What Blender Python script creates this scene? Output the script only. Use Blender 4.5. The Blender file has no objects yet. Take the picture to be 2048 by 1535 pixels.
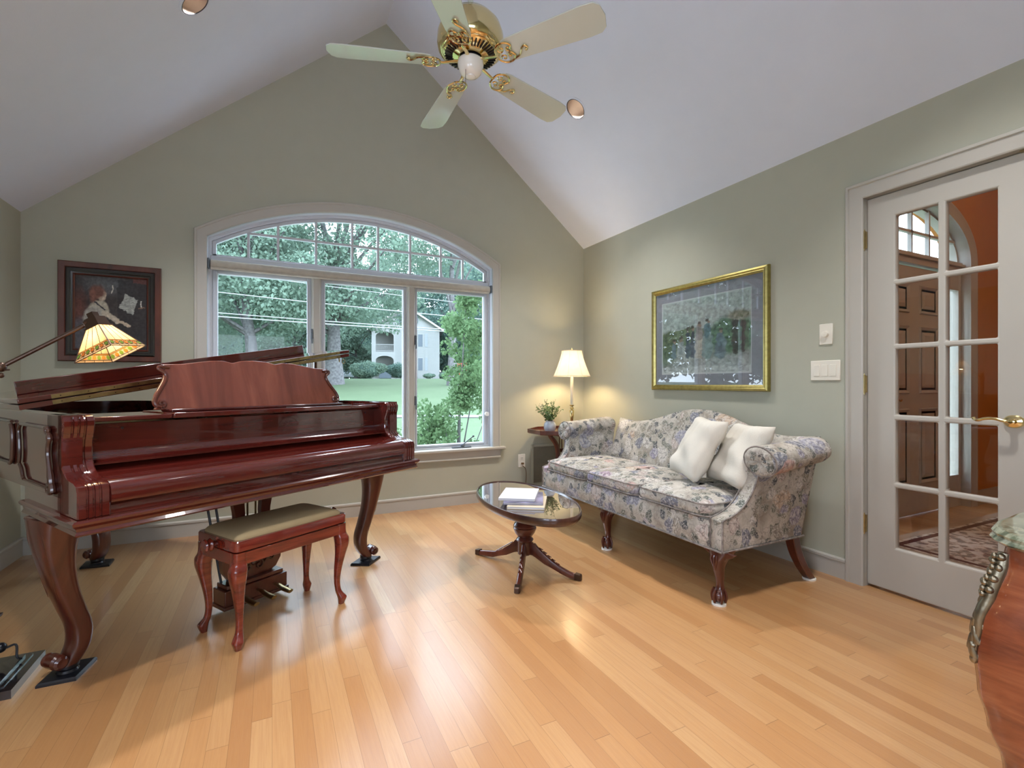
import bpy, bmesh, math, random
from mathutils import Vector, Matrix
random.seed(7)
pi = math.pi
S = bpy.context.scene
COL = S.collection
# ------------------------------------------------------------ camera, world, exposure
cam_d = bpy.data.cameras.new('camera'); cam = bpy.data.objects.new('camera', cam_d); COL.objects.link(cam)
cam.location = (0, 0, 1.08); cam.rotation_euler = (pi/2, 0.0, -0.4586)
cam_d.sensor_width = 36; cam_d.lens = 972.5/2048*36; cam_d.clip_start = .02; cam_d.clip_end = 400
S.camera = cam
S.view_settings.view_transform = 'Standard'; S.view_settings.look = 'None'
S.view_settings.gamma = 1; S.view_settings.use_curve_mapping = False
S.view_settings.exposure = 0.80
W = bpy.data.worlds.new('sky'); S.world = W; W.use_nodes = True
wn = W.node_tree.nodes; wl = W.node_tree.links
bg = wn['Background']
tc = wn.new('ShaderNodeTexCoord'); sp = wn.new('ShaderNodeSeparateXYZ'); cr = wn.new('ShaderNodeValToRGB')
wl.new(tc.outputs['Generated'], sp.inputs[0]); wl.new(sp.outputs['Z'], cr.inputs[0]); wl.new(cr.outputs[0], bg.inputs[0])
cr.color_ramp.elements[0].color = (.74, .84, 1, 1); cr.color_ramp.elements[0].position = 0
cr.color_ramp.elements[1].color = (.64, .77, 1, 1); cr.color_ramp.elements[1].position = .7
bg.inputs[1].default_value = 6.0

def rgb(*c): return (c[0], c[1], c[2], 1)
WARM = (1, .97, .96); NEUT = (1, .90, .78)
CANS = [(-.36, 3.0), (2.03, 3.04), (-.36, .9), (2.03, .9), (-.36, -.8)]  # first pair is in view; the others are added, unseen, to fill the room

# room numbers
XL, XR, YB, RX = -1.4205, 2.847, 4.12, .8606
EL, ER, RZ = 2.164, 2.454, 4.095
def ceil_z(x): return EL+(RZ-EL)*(x-XL)/(RX-XL) if x < RX else ER+(RZ-ER)*(XR-x)/(XR-RX)

# ------------------------------------------------------------ materials
class NT:
    def __init__(s, name):
        s.m = bpy.data.materials.new(name); s.m.use_nodes = True
        s.n = s.m.node_tree.nodes; s.l = s.m.node_tree.links
        s.b = s.n['Principled BSDF']; s.out = s.n['Material Output']
    def new(s, t, **kw):
        n = s.n.new(t)
        for k, v in kw.items(): setattr(n, k, v)
        return n
    def link(s, a, b): s.l.new(a, b)
    def co(s, scale=(1, 1, 1), rot=(0, 0, 0), out='Object'):
        t = s.new('ShaderNodeTexCoord'); mp = s.new('ShaderNodeMapping')
        mp.inputs['Scale'].default_value = scale; mp.inputs['Rotation'].default_value = rot
        s.link(t.outputs[out], mp.inputs[0]); return mp.outputs[0]
    def noise(s, vec, scale=5, detail=3, rough=.5, dist=0):
        n = s.new('ShaderNodeTexNoise'); n.inputs['Scale'].default_value = scale
        n.inputs['Detail'].default_value = detail; n.inputs['Roughness'].default_value = rough
        n.inputs['Distortion'].default_value = dist
        if vec is not None: s.link(vec, n.inputs['Vector'])
        return n.outputs[0]
    def vor(s, vec, scale, feature='F1', rnd=1):
        n = s.new('ShaderNodeTexVoronoi'); n.feature = feature; n.inputs['Scale'].default_value = scale
        if 'Randomness' in n.inputs: n.inputs['Randomness'].default_value = rnd
        if vec is not None: s.link(vec, n.inputs['Vector'])
        return n
    def ramp(s, fac, stops, interp='LINEAR'):
        r = s.new('ShaderNodeValToRGB'); r.color_ramp.interpolation = interp
        e = r.color_ramp.elements
        while len(e) > 1: e.remove(e[-1])
        e[0].position = stops[0][0]; e[0].color = rgb(*stops[0][1])
        for p, c in stops[1:]:
            x = e.new(p); x.color = rgb(*c)
        if fac is not None: s.link(fac, r.inputs[0])
        return r.outputs[0]
    def mix(s, fac, a, b, mode='MIX'):
        m = s.new('ShaderNodeMix', data_type='RGBA', blend_type=mode)
        for i, v in ((0, fac), (6, a), (7, b)):
            if hasattr(v, 'links'): s.link(v, m.inputs[i])
            elif i == 0: m.inputs[0].default_value = v
            else: m.inputs[i].default_value = rgb(*v)
        return m.outputs[2]
    def math(s, op, a, b=0.0, c=0.0):
        m = s.new('ShaderNodeMath', operation=op)
        for i, v in enumerate((a, b, c)):
            if hasattr(v, 'links'): s.link(v, m.inputs[i])
            else: m.inputs[i].default_value = v
        return m.outputs[0]
    def bump(s, h, strength=.2, dist=.01):
        b = s.new('ShaderNodeBump'); b.inputs['Strength'].default_value = strength; b.inputs['Distance'].default_value = dist
        s.link(h, b.inputs['Height']); s.link(b.outputs[0], s.b.inputs['Normal'])
    def set(s, col=None, rough=.5, metal=0, coat=0, coatr=.05, spec=.5, ior=None):
        if col is not None:
            if hasattr(col, 'links'): s.link(col, s.b.inputs['Base Color'])
            else: s.b.inputs['Base Color'].default_value = rgb(*col)
        if hasattr(rough, 'links'): s.link(rough, s.b.inputs['Roughness'])
        else: s.b.inputs['Roughness'].default_value = rough
        s.b.inputs['Metallic'].default_value = metal
        s.b.inputs['Coat Weight'].default_value = coat; s.b.inputs['Coat Roughness'].default_value = coatr
        s.b.inputs['Specular IOR Level'].default_value = spec
        return s
M = {}
def simple(name, col, rough=.5, metal=0, coat=0, var=.06, scale=8, bump=0, bscale=60, coatr=.05, spec=.5):
    t = NT(name); v = t.co()
    n = t.noise(v, scale, 3)
    lo = tuple(max(0, c*(1-var)) for c in col); hi = tuple(min(1, c*(1+var)) for c in col)
    t.set(t.ramp(n, [(.3, lo), (.7, hi)]), rough, metal, coat, coatr, spec)
    if bump: t.bump(t.noise(v, bscale, 3), bump, .002)
    M[name] = t.m; return t
def wood(name, dark, mid, light, scale=(2, 30, 30), rough=.35, coat=0, coatr=.03, rot=(0, 0, 0), spec=.5):
    t = NT(name); v = t.co(scale, rot)
    a = t.noise(v, 1.3, 6, .62, .6); g = t.noise(v, 7, 3, .6)
    c = t.ramp(a, [(.3, dark), (.5, mid), (.72, light)])
    c = t.mix(t.math('MULTIPLY', g, .35), c, dark)
    t.set(c, rough, 0, coat, coatr, spec); t.bump(g, .03, .002)
    M[name] = t.m; return t
simple('wall_paint', (.425, .425, .338), .75, bump=.12, bscale=220, var=.015)
simple('ceiling_paint', (.66, .70, .80), .85, bump=.1, bscale=150, var=.01)
simple('trim_paint', (.47, .45, .40), .38, var=.01)
simple('window_paint', (.56, .58, .62), .4, var=.01)
simple('orange_paint', (.52, .21, .04), .7, var=.03)
wood('piano_gloss', (.050, .0065, .005), (.085, .0105, .0075), (.12, .017, .011), (1.2, 14, 14), .14, 1, .02)
wood('piano_desk', (.15, .034, .018), (.25, .062, .034), (.34, .10, .055), (9, 3, 1.2), .24, 1, .05)
wood('mahogany', (.04, .008, .005), (.10, .021, .011), (.16, .040, .021), (8, 8, 2), .28, .6, .08)
wood('cherry_bench', (.07, .008, .005), (.19, .022, .012), (.27, .04, .02), (3, 26, 26), .22, .9, .04)
wood('dark_wood', (.02, .008, .006), (.055, .02, .013), (.1, .04, .025), (6, 6, 2), .3, .6, .08)
wood('commode_wood', (.10, .022, .009), (.22, .055, .02), (.32, .10, .04), (3, 3, 20), .25, .7, .06, rot=(0, .6, 0))
wood('commode_inlay', (.24, .10, .04), (.36, .17, .075), (.46, .25, .12), (4, 4, 12), .25, .7, .06, rot=(.5, .4, 0))
simple('brass', (.78, .64, .33), .12, 1, var=.05)
simple('old_brass', (.40, .31, .15), .3, 1, var=.2, scale=30)
simple('ormolu', (.24, .205, .145), .35, 1, var=.25, scale=40, bump=.3, bscale=90)
simple('gold_leaf', (.42, .36, .13), .32, 1, var=.15, scale=40, bump=.15, bscale=80)
simple('bronze', (.075, .042, .028), .35, .6, var=.2)
simple('black_metal', (.012, .013, .018), .3, .2, var=.1)
simple('black_lacquer', (.012, .010, .012), .12, 0, 1, var=.1)
simple('porcelain', (.82, .80, .74), .18, 0, .5, var=.01)
simple('fan_blade', (.56, .60, .54), .18, 0, .8, var=.01, coatr=.08)
simple('plastic_white', (.78, .74, .64), .35, var=.01)
simple('grille_grey', (.25, .225, .17), .6, var=.1)
simple('felt_white', (.8, .78, .72), .9)
simple('paper', (.66, .66, .69), .6, var=.02)
simple('book_blue', (.19, .18, .27), .35, var=.7, scale=14)
simple('book_cream', (.62, .52, .38), .5, var=.06)
simple('cord_brown', (.14, .08, .035), .5)
simple('piano_plate', (.45, .30, .10), .35, .7, var=.1)
simple('pot_glaze', (.50, .54, .60), .3, 0, .3, var=.05)
simple('leaf_green', (.05, .105, .022), .5, var=.5, scale=30)
simple('bark', (.11, .105, .105), .9, var=.4, scale=6, bump=.5, bscale=12)
simple('asphalt', (.17, .175, .18), .9, var=.05)
simple('concrete', (.19, .195, .195), .9, var=.05)
simple('siding_white', (.29, .29, .275), .6, var=.02)
simple('roof_grey', (.22, .22, .24), .8, var=.15)
simple('shutter_dark', (.10, .12, .14), .6)
simple('wire_grey', (.24, .26, .27), .6)
simple('orange_plastic', (.6, .06, .03), .5)
simple('car_paint', (.42, .44, .46), .3)
def glass(name, tint=(1, 1, 1), refl=1.0, ior=1.5, rough=0):
    t = NT(name); t.n.remove(t.b)
    tr = t.new('ShaderNodeBsdfTransparent'); tr.inputs[0].default_value = rgb(*tint)
    gl = t.new('ShaderNodeBsdfGlossy'); gl.inputs['Roughness'].default_value = rough; gl.inputs[0].default_value = (1, 1, 1, 1)
    fr = t.new('ShaderNodeFresnel'); fr.inputs[0].default_value = ior
    mx = t.new('ShaderNodeMixShader'); geo = t.new('ShaderNodeNewGeometry'); f = t.math('MULTIPLY', fr.outputs[0], t.math('MULTIPLY', t.math('SUBTRACT', 1.0, geo.outputs['Backfacing']), refl))
    t.link(f, mx.inputs[0]); t.link(tr.outputs[0], mx.inputs[1]); t.link(gl.outputs[0], mx.inputs[2]); t.link(mx.outputs[0], t.out.inputs[0])
    M[name] = t.m
glass('window_glass', (.97, 1, .99), .3)
glass('table_glass', (1, 1, 1), 2.2)
glass('door_glass', (.86, .86, .86), 1.3)
glass('picture_glass', (1, 1, 1), 1.7, 1.5)
def emit(name, col, st):
    t = NT(name); t.n.remove(t.b); e = t.new('ShaderNodeEmission'); e.inputs[0].default_value = rgb(*col); e.inputs[1].default_value = st
    t.link(e.outputs[0], t.out.inputs[0]); M[name] = t.m
emit('bulb_warm', (1, .88, .74), 7)
emit('bulb_lamp', (1, .80, .5), 8)
def shade_mat(name, col, trans=.6, rough=.6):
    t = NT(name); t.n.remove(t.b)
    v = t.co(); c = t.ramp(t.noise(v, 25, 3), [(.3, tuple(x*.88 for x in col)), (.7, col)])
    d = t.new('ShaderNodeBsdfDiffuse'); tl = t.new('ShaderNodeBsdfTranslucent'); mx = t.new('ShaderNodeMixShader'); mx.inputs[0].default_value = trans
    t.link(c, d.inputs[0]); t.link(c, tl.inputs[0]); t.link(d.outputs[0], mx.inputs[1]); t.link(tl.outputs[0], mx.inputs[2]); t.link(mx.outputs[0], t.out.inputs[0]); M[name] = t.m
shade_mat('lamp_cloth', (.84, .74, .58), .09)
simple('shade_seam', (.50, .40, .28), .8)
shade_mat('art_glass_cream', (.85, .62, .36), .5)
shade_mat('art_glass_green', (.35, .55, .12), .6)
shade_mat('art_glass_amber', (.85, .42, .10), .6)
shade_mat('leaf_tree', (.19, .265, .20), .45)
shade_mat('leaf_dark', (.13, .20, .165), .4)
shade_mat('leaf_shrub', (.15, .24, .115), .35)
shade_mat('roller_cloth', (.60, .56, .48), .15)

def floor_mat(name, tone=1.0):
    t = NT(name); tcn = t.new('ShaderNodeTexCoord'); s = t.new('ShaderNodeSeparateXYZ'); t.link(tcn.outputs['Object'], s.inputs[0])
    w, L = .0585, .95
    xs = t.math('DIVIDE', s.outputs[0], w); row = t.math('FLOOR', xs); fx = t.math('FRACT', xs)
    wn1 = t.new('ShaderNodeTexWhiteNoise', noise_dimensions='1D'); t.link(row, wn1.inputs['W'])
    ys = t.math('ADD', t.math('DIVIDE', s.outputs[1], L), t.math('MULTIPLY', wn1.outputs['Value'], 7.0))
    cell = t.math('FLOOR', ys); fy = t.math('FRACT', ys)
    cb = t.new('ShaderNodeCombineXYZ'); t.link(row, cb.inputs[0]); t.link(cell, cb.inputs[1])
    wn2 = t.new('ShaderNodeTexWhiteNoise', noise_dimensions='3D'); t.link(cb.outputs[0], wn2.inputs['Vector'])
    base = t.ramp(wn2.outputs['Value'], [(0, (.37, .165, .055)), (.25, (.44, .212, .075)), (.55, (.47, .242, .092)), (.85, (.50, .275, .115)), (1, (.53, .32, .145))])
    # grain, shifted per board
    mp = t.new('ShaderNodeMapping'); mp.inputs['Scale'].default_value = (60, 2.2, 1)
    off = t.new('ShaderNodeVectorMath', operation='ADD'); t.link(tcn.outputs['Object'], off.inputs[0]); t.link(wn2.outputs['Color'], off.inputs[1]); t.link(off.outputs[0], mp.inputs[0])
    g = t.noise(mp.outputs[0], 1.6, 6, .65, 1.2); g2 = t.noise(mp.outputs[0], 5, 3, .6)
    base = t.mix(t.math('MULTIPLY', t.ramp(g, [(.40, (0, 0, 0)), (.66, (1, 1, 1))]), .45), base, (.36, .16, .06))
    base = t.mix(t.math('MULTIPLY', g2, .20), base, (.62, .42, .23))
    gap = t.math('MAXIMUM', t.math('LESS_THAN', fx, .018), t.math('LESS_THAN', fy, .0022))
    base = t.mix(t.math('MULTIPLY', gap, .55), base, (.12, .05, .02))
    t.set(base, .30, 0, .6, .20, .5)
    hh = t.math('SUBTRACT', t.math('MULTIPLY', g, .25), gap); t.bump(hh, .12, .0015)
    M[name] = t.m
floor_mat('oak_floor')

def floral(name):
    t = NT(name); v = t.co((1, 1, 1))
    def warp(scale, amt):
        nn = t.new('ShaderNodeTexNoise'); nn.inputs['Scale'].default_value = scale; nn.inputs['Detail'].default_value = 3; t.link(v, nn.inputs['Vector'])
        sc = t.new('ShaderNodeVectorMath', operation='SCALE'); t.link(nn.outputs['Color'], sc.inputs[0]); sc.inputs['Scale'].default_value = amt
        w = t.new('ShaderNodeVectorMath', operation='ADD'); t.link(v, w.inputs[0]); t.link(sc.outputs[0], w.inputs[1]); return w.outputs[0]
    w1 = warp(9, .10); w2 = warp(17, .075)
    base = t.ramp(t.noise(w1, 9, 4, .6), [(.3, (.27, .235, .19)), (.5, (.43, .395, .34)), (.7, (.56, .525, .465))])
    def layer(base, vec, scale, r, cols, thresh, dens, amount, petals):
        f = t.vor(vec, scale, 'F1'); m = t.ramp(f.outputs['Distance'], [(0, (1, 1, 1)), (r, (1, 1, 1)), (r+.06, (0, 0, 0))])
        sep = t.new('ShaderNodeSeparateColor'); t.link(f.outputs['Color'], sep.inputs[0])
        n = len(cols); col = t.ramp(sep.outputs[0], [(k/n, c) for k, c in enumerate(cols)], 'CONSTANT')
        pe = t.vor(vec, scale*petals, 'DISTANCE_TO_EDGE'); line = t.ramp(pe.outputs['Distance'], [(0, (.42, .42, .42)), (.10, (1, 1, 1)), (.5, (1.0, 1.0, 1.0))])
        col = t.mix(1.0, col, line, 'MULTIPLY')
        col = t.mix(t.ramp(t.noise(vec, scale*7, 3), [(.48, (0, 0, 0)), (.62, (.55, .55, .55))]), col, (.70, .67, .62))
        k = t.math('MULTIPLY', t.math('MULTIPLY', m, t.math('GREATER_THAN', sep.outputs[1], dens)), amount)
        return t.mix(k, base, col)
    base = layer(base, w2, 19, .46, [(.06, .07, .08), (.17, .175, .14), (.10, .115, .10), (.25, .23, .18), (.40, .37, .31)], 0, .15, .92, 2.2)
    base = layer(base, w1, 10, .42, [(.30, .28, .36), (.55, .52, .48), (.17, .18, .23), (.48, .40, .36), (.33, .30, .25)], 0, .30, .88, 3.4)
    base = layer(base, w1, 5.8, .38, [(.27, .24, .37), (.52, .33, .29), (.62, .58, .53), (.38, .27, .34), (.33, .33, .40), (.50, .38, .28)], 0, .40, .86, 5)
    vein = t.vor(w2, 19, 'DISTANCE_TO_EDGE'); base = t.mix(t.ramp(vein.outputs['Distance'], [(0, (.5, .5, .5)), (.035, (0, 0, 0))]), base, (.12, .11, .12))
    t.set(base, .85, 0, 0, spec=.2); t.bump(t.noise(v, 300, 2), .15, .002)
    M[name] = t.m
floral('floral_fabric')
simple('piping_cord', (.24, .21, .19), .8, var=.5, scale=30)
def cloth(name, c, bs=400, st=.25, wr=0):
    t = NT(name); v = t.co(); t.set(t.ramp(t.noise(v, 12, 4), [(.3, tuple(x*.93 for x in c)), (.7, c)]), .9, spec=.15)
    h = t.noise(v, bs, 2)
    if wr: h = t.math('ADD', h, t.math('MULTIPLY', t.noise(v, 9, 2), wr))
    t.bump(h, st, .004); M[name] = t.m
cloth('pillow_cream', (.64, .60, .52), 220, .25)
cloth('bench_cloth', (.38, .29, .16), 300, .15)
def marble():
    t = NT('green_marble'); v = t.co((6, 6, 6)); n = t.noise(v, 1.6, 8, .65, 1.8)
    t.set(t.ramp(n, [(.3, (.03, .045, .03)), (.46, (.13, .15, .095)), (.55, (.32, .33, .24)), (.68, (.09, .12, .08))]), .12, 0, .6); M['green_marble'] = t.m
marble()
def grass():
    t = NT('lawn_grass'); v = t.co(); a = t.noise(v, .35, 4, .6); b = t.noise(v, 9, 4, .7)
    c = t.mix(.4, t.ramp(a, [(.35, (.085, .118, .062)), (.65, (.105, .140, .076))]), t.ramp(b, [(.3, (.065, .10, .052)), (.7, (.12, .155, .09))]))
    t.set(c, .9, spec=.1); M['lawn_grass'] = t.m
grass()
def rugmat():
    t = NT('rug_pile'); v = t.co(); s = t.new('ShaderNodeSeparateXYZ'); t.link(v, s.inputs[0])
    n = t.vor(v, 9, 'F1'); n2 = t.noise(v, 22, 4)
    c = t.ramp(n2, [(.40, (.07, .055, .06)), (.47, (.30, .20, .15)), (.52, (.62, .55, .46)), (.7, (.66, .60, .52))])
    c2 = t.ramp(n.outputs['Distance'], [(.25, (.36, .20, .14)), (.5, (.58, .48, .38))]); c = t.mix(.35, c, c2)
    ax = t.math('ABSOLUTE', s.outputs[0]); ay = t.math('ABSOLUTE', s.outputs[1])
    bd = t.math('MAXIMUM', t.math('SUBTRACT', ax, 1.10), t.math('SUBTRACT', ay, .70))
    c = t.mix(t.ramp(bd, [(0, (0, 0, 0)), (.02, (1, 1, 1)), (.05, (1, 1, 1)), (.06, (0, 0, 0))], 'CONSTANT'), c, (.10, .035, .03))
    c = t.mix(t.ramp(bd, [(0, (0, 0, 0)), (.085, (1, 1, 1))], 'CONSTANT'), c, (.40, .30, .22))
    t.set(c, .95, spec=.1); M['rug_pile'] = t.m
rugmat()
def artmat(name, rough=.5, bump=0):
    t = NT(name); a = t.new('ShaderNodeVertexColor'); a.layer_name = 'art'
    t.link(a.outputs[0], t.b.inputs['Base Color']); t.b.inputs['Roughness'].default_value = rough; M[name] = t.m
artmat('art_print', .7)

# ------------------------------------------------------------ mesh builder
def rot2(x, y, a): return (x*math.cos(a)-y*math.sin(a), x*math.sin(a)+y*math.cos(a))
class MB:
    def __init__(s): s.v = []; s.f = []; s.mi = []
    def add(s, vs, fs, mi=0):
        o = len(s.v); s.v += [tuple(p) for p in vs]; s.f += [tuple(i+o for i in f) for f in fs]; s.mi += [mi]*len(fs); return s
    def box(s, x0, x1, y0, y1, z0, z1, mi=0, rot=0, c=None):
        vs = [(x, y, z) for z in (z0, z1) for x, y in ((x0, y0), (x1, y0), (x1, y1), (x0, y1))]
        if rot:
            cx, cy = c or ((x0+x1)/2, (y0+y1)/2)
            vs = [(cx+rot2(x-cx, y-cy, rot)[0], cy+rot2(x-cx, y-cy, rot)[1], z) for x, y, z in vs]
        return s.add(vs, [(0, 3, 2, 1), (4, 5, 6, 7), (0, 1, 5, 4), (1, 2, 6, 5), (2, 3, 7, 6), (3, 0, 4, 7)], mi)
    def loft(s, rings, closed=True, caps=True, mi=0):
        n = len(rings[0]); vs = [p for r in rings for p in r]; fs = []
        for i in range(len(rings)-1):
            for j in range(n if closed else n-1):
                k = (j+1) % n; fs.append((i*n+j, i*n+k, (i+1)*n+k, (i+1)*n+j))
        if caps and closed:
            fs.append(tuple(reversed(range(n)))); fs.append(tuple((len(rings)-1)*n+j for j in range(n)))
        return s.add(vs, fs, mi)
    def prism(s, poly, fn, a, b, mi=0):
        """poly = list of 2d points, fn(u, v, w) -> 3d, extruded from w=a to w=b"""
        return s.loft([[fn(u, v, a) for u, v in poly], [fn(u, v, b) for u, v in poly]], mi=mi)
    def lathe(s, prof, c=(0, 0, 0), n=24, mi=0, mat=None, sx=1, sy=1, caps=True):
        rings = []
        for r, z in prof:
            ring = [Vector((r*sx*math.cos(2*pi*k/n), r*sy*math.sin(2*pi*k/n), z)) for k in range(n)]
            if mat is not None: ring = [mat @ p for p in ring]
            rings.append([tuple(p+Vector(c)) for p in ring])
        return s.loft(rings, mi=mi, caps=caps)
    def tube(s, pts, rad, n=8, mi=0, closed=False, flat=1.0, up=None):
        P = [Vector(p) for p in pts]; m = len(P)
        R = rad if isinstance(rad, (list, tuple)) else [rad]*m
        T = []
        for i in range(m):
            a = P[i-1] if (i > 0 or closed) else P[0]; b = P[(i+1) % m] if (i < m-1 or closed) else P[-1]
            d = b-a; T.append(d.normalized() if d.length > 1e-9 else Vector((0, 0, 1)))
        u = Vector(up) if up else (Vector((0, 0, 1)) if abs(T[0].z) < .9 else Vector((1, 0, 0)))
        u = (u-T[0]*u.dot(T[0])).normalized(); rings = []
        for i in range(m):
            u = (u-T[i]*u.dot(T[i]));
            u = u.normalized() if u.length > 1e-6 else T[i].orthogonal().normalized()
            w = T[i].cross(u)
            rings.append([tuple(P[i]+(u*math.cos(2*pi*k/n)*flat+w*math.sin(2*pi*k/n))*R[i]) for k in range(n)])
        if closed: rings.append(rings[0])
        return s.loft(rings, caps=not closed, mi=mi)
    def grid(s, fn, nu, nv, mi=0):
        vs = [fn(i/nu, j/nv) for j in range(nv+1) for i in range(nu+1)]
        return s.add(vs, [(j*(nu+1)+i, j*(nu+1)+i+1, (j+1)*(nu+1)+i+1, (j+1)*(nu+1)+i) for j in range(nv) for i in range(nu)], mi)
    def sphere(s, c, rx, ry=None, rz=None, n=16, m=10, mi=0):
        ry = ry or rx; rz = rz or rx
        return s.loft([[(c[0]+rx*math.sin(t)*math.cos(2*pi*k/n), c[1]+ry*math.sin(t)*math.sin(2*pi*k/n), c[2]-rz*math.cos(t)) for k in range(n)]
                       for t in [pi*(i+.02)/(m+.04) for i in range(m+1)]], mi=mi)
    def build(s, name, mat, parent=None, smooth=35, bevel=0, seg=2, sub=0, solid=0, loc=None, offset=-1):
        me = bpy.data.meshes.new(name); me.from_pydata(s.v, [], s.f)
        mats = mat if isinstance(mat, (list, tuple)) else [mat]
        for m_ in mats: me.materials.append(M[m_])
        if len(mats) > 1: me.polygons.foreach_set('material_index', s.mi)
        bm = bmesh.new(); bm.from_mesh(me); bmesh.ops.recalc_face_normals(bm, faces=bm.faces); bm.to_mesh(me); bm.free()
        if smooth:
            me.polygons.foreach_set('use_smooth', [True]*len(me.polygons)); me.set_sharp_from_angle(angle=math.radians(smooth))
        me.update()
        o = bpy.data.objects.new(name, me); COL.objects.link(o)
        if parent: o.parent = parent
        if loc: o.location = loc
        if solid: md = o.modifiers.new('solid', 'SOLIDIFY'); md.thickness = solid; md.offset = offset
        if bevel: md = o.modifiers.new('bevel', 'BEVEL'); md.width = bevel; md.segments = seg; md.limit_method = 'ANGLE'; md.angle_limit = math.radians(40)
        if sub: md = o.modifiers.new('sub', 'SUBSURF'); md.levels = sub; md.render_levels = sub
        return o
def thing(name, label=None, cat=None, loc=(0, 0, 0), rz=0, group=None, kind=None):
    o = bpy.data.objects.new(name, None); COL.objects.link(o); o.location = loc; o.rotation_euler = (0, 0, rz); o.empty_display_size = .1
    return tag(o, label, cat, group, kind)
def tag(o, label=None, cat=None, group=None, kind=None):
    for k, v in (('label', label), ('category', cat), ('group', group), ('kind', kind)):
        if v: o[k] = v
    return o
def struct(o): o['kind'] = 'structure'; return o
def copy_tree(o, parent=None):
    c = o.copy(); COL.objects.link(c); c.parent = parent
    for ch in list(o.children): copy_tree(ch, c)
    return c
def rrect(w, d, r, n=4, cx=0, cy=0):
    pts = []
    for (sx, sy, a0) in ((1, 1, 0), (-1, 1, pi/2), (-1, -1, pi), (1, -1, 3*pi/2)):
        for k in range(n+1):
            a = a0+k*pi/2/n; pts.append((cx+sx*(w/2-r)+r*math.cos(a), cy+sy*(d/2-r)+r*math.sin(a)))
    return pts
def spiral(cx, cy, r0, r1, a0, a1, n=14): return [(cx+(r0+(r1-r0)*k/n)*math.cos(a0+(a1-a0)*k/n), cy+(r0+(r1-r0)*k/n)*math.sin(a0+(a1-a0)*k/n)) for k in range(n+1)]
def cr_spline(pts, n=6):
    out = []; P = [Vector(p) for p in pts]
    for i in range(len(P)-1):
        a = P[max(i-1, 0)]; b = P[i]; c = P[i+1]; d = P[min(i+2, len(P)-1)]
        for k in range(n):
            t = k/n; out.append(tuple(.5*((2*b)+(c-a)*t+(2*a-5*b+4*c-d)*t*t+(3*b-a-3*c+d)*t**3)))
    out.append(tuple(P[-1])); return out
def leg_loft(mb, st, n=16, pw=3.0, mi=0, ns=5, ang=0):
    """st: (x, y, z, rx, ry) stations, superellipse sections"""
    S_ = cr_spline([Vector(s_) for s_ in st], ns) if False else None
    m = len(st); full = []
    for i in range(m-1):
        a = st[max(i-1, 0)]; b = st[i]; c = st[i+1]; d = st[min(i+2, m-1)]
        for k in range(ns):
            t = k/ns; full.append([.5*((2*b[q])+(c[q]-a[q])*t+(2*a[q]-5*b[q]+4*c[q]-d[q])*t*t+(3*b[q]-a[q]-3*c[q]+d[q])*t**3) for q in range(5)])
    full.append(list(st[-1])); rings = []
    for x, y, z, rx, ry in full:
        ring = []
        for k in range(n):
            a = 2*pi*(k+.5)/n; ca, sa = math.cos(a), math.sin(a)
            px = math.copysign(abs(ca)**(2/pw), ca)*rx; py = math.copysign(abs(sa)**(2/pw), sa)*ry
            px, py = rot2(px, py, ang); ring.append((x+px, y+py, z))
        rings.append(ring)
    return mb.loft(rings, mi=mi)
def fill_holes(name, outer, holes, mat, fn, solid=0, parent=None, offset=-1):
    """flat sheet with holes; fn maps (u, v) to 3d"""
    bm = bmesh.new(); es = []
    for loop in [outer]+holes:
        vs = [bm.verts.new(fn(u, v)) for u, v in loop]
        for i in range(len(vs)): es.append(bm.edges.new((vs[i], vs[(i+1) % len(vs)])))
    bmesh.ops.triangle_fill(bm, use_beauty=True, use_dissolve=False, edges=es)
    bmesh.ops.recalc_face_normals(bm, faces=bm.faces)
    me = bpy.data.meshes.new(name); bm.to_mesh(me); bm.free(); me.materials.append(M[mat])
    o = bpy.data.objects.new(name, me); COL.objects.link(o)
    if parent: o.parent = parent
    if solid: md = o.modifiers.new('solid', 'SOLIDIFY'); md.thickness = solid; md.offset = offset
    return o
# ============================================================ ROOM SHELL
def slab(name, x0, x1, y0, y1, z0, z1, mat, bevel=0): return struct(MB().box(x0, x1, y0, y1, z0, z1).build(name, mat, smooth=0, bevel=bevel))
slab('floor', XL-.05, XR+.06, -1.65, YB+.05, -.06, 0, 'oak_floor')
slab('floor_hall', XR+.06, 7.3, -1.65, 2.3, -.06, 0, 'oak_floor')
# ceiling slopes with openings for the recessed lights
def slope_dirs(x):
    s = Vector((RX-XL, 0, RZ-EL)) if x < RX else Vector((RX-XR, 0, RZ-ER))
    s.normalize(); n = Vector((s.z, 0, -s.x)) if x < RX else Vector((-s.z, 0, s.x))
    if n.z > 0: n = -n
    return s, n
CR = .078
def ceil_half(name, xa, xb):
    s, n = slope_dirs((xa+xb)/2); cs = abs(s.x)
    holes = [[(cx+CR*cs*math.cos(2*pi*k/32), cy+CR*math.sin(2*pi*k/32)) for k in range(32)] for cx, cy in CANS if xa < cx < xb]
    o = fill_holes(name, [(xa, -1.6), (xb, -1.6), (xb, YB+.02), (xa, YB+.02)], holes, 'ceiling_paint',
                   lambda u, v: Vector((u, v, ceil_z(u) if xa <= u <= xb else 0))-n*.01, solid=.02, offset=0)
    return struct(o)
ceil_half('ceiling', XL-.0, RX-1e-5); ceil_half('ceiling', RX+1e-5, XR)
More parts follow.
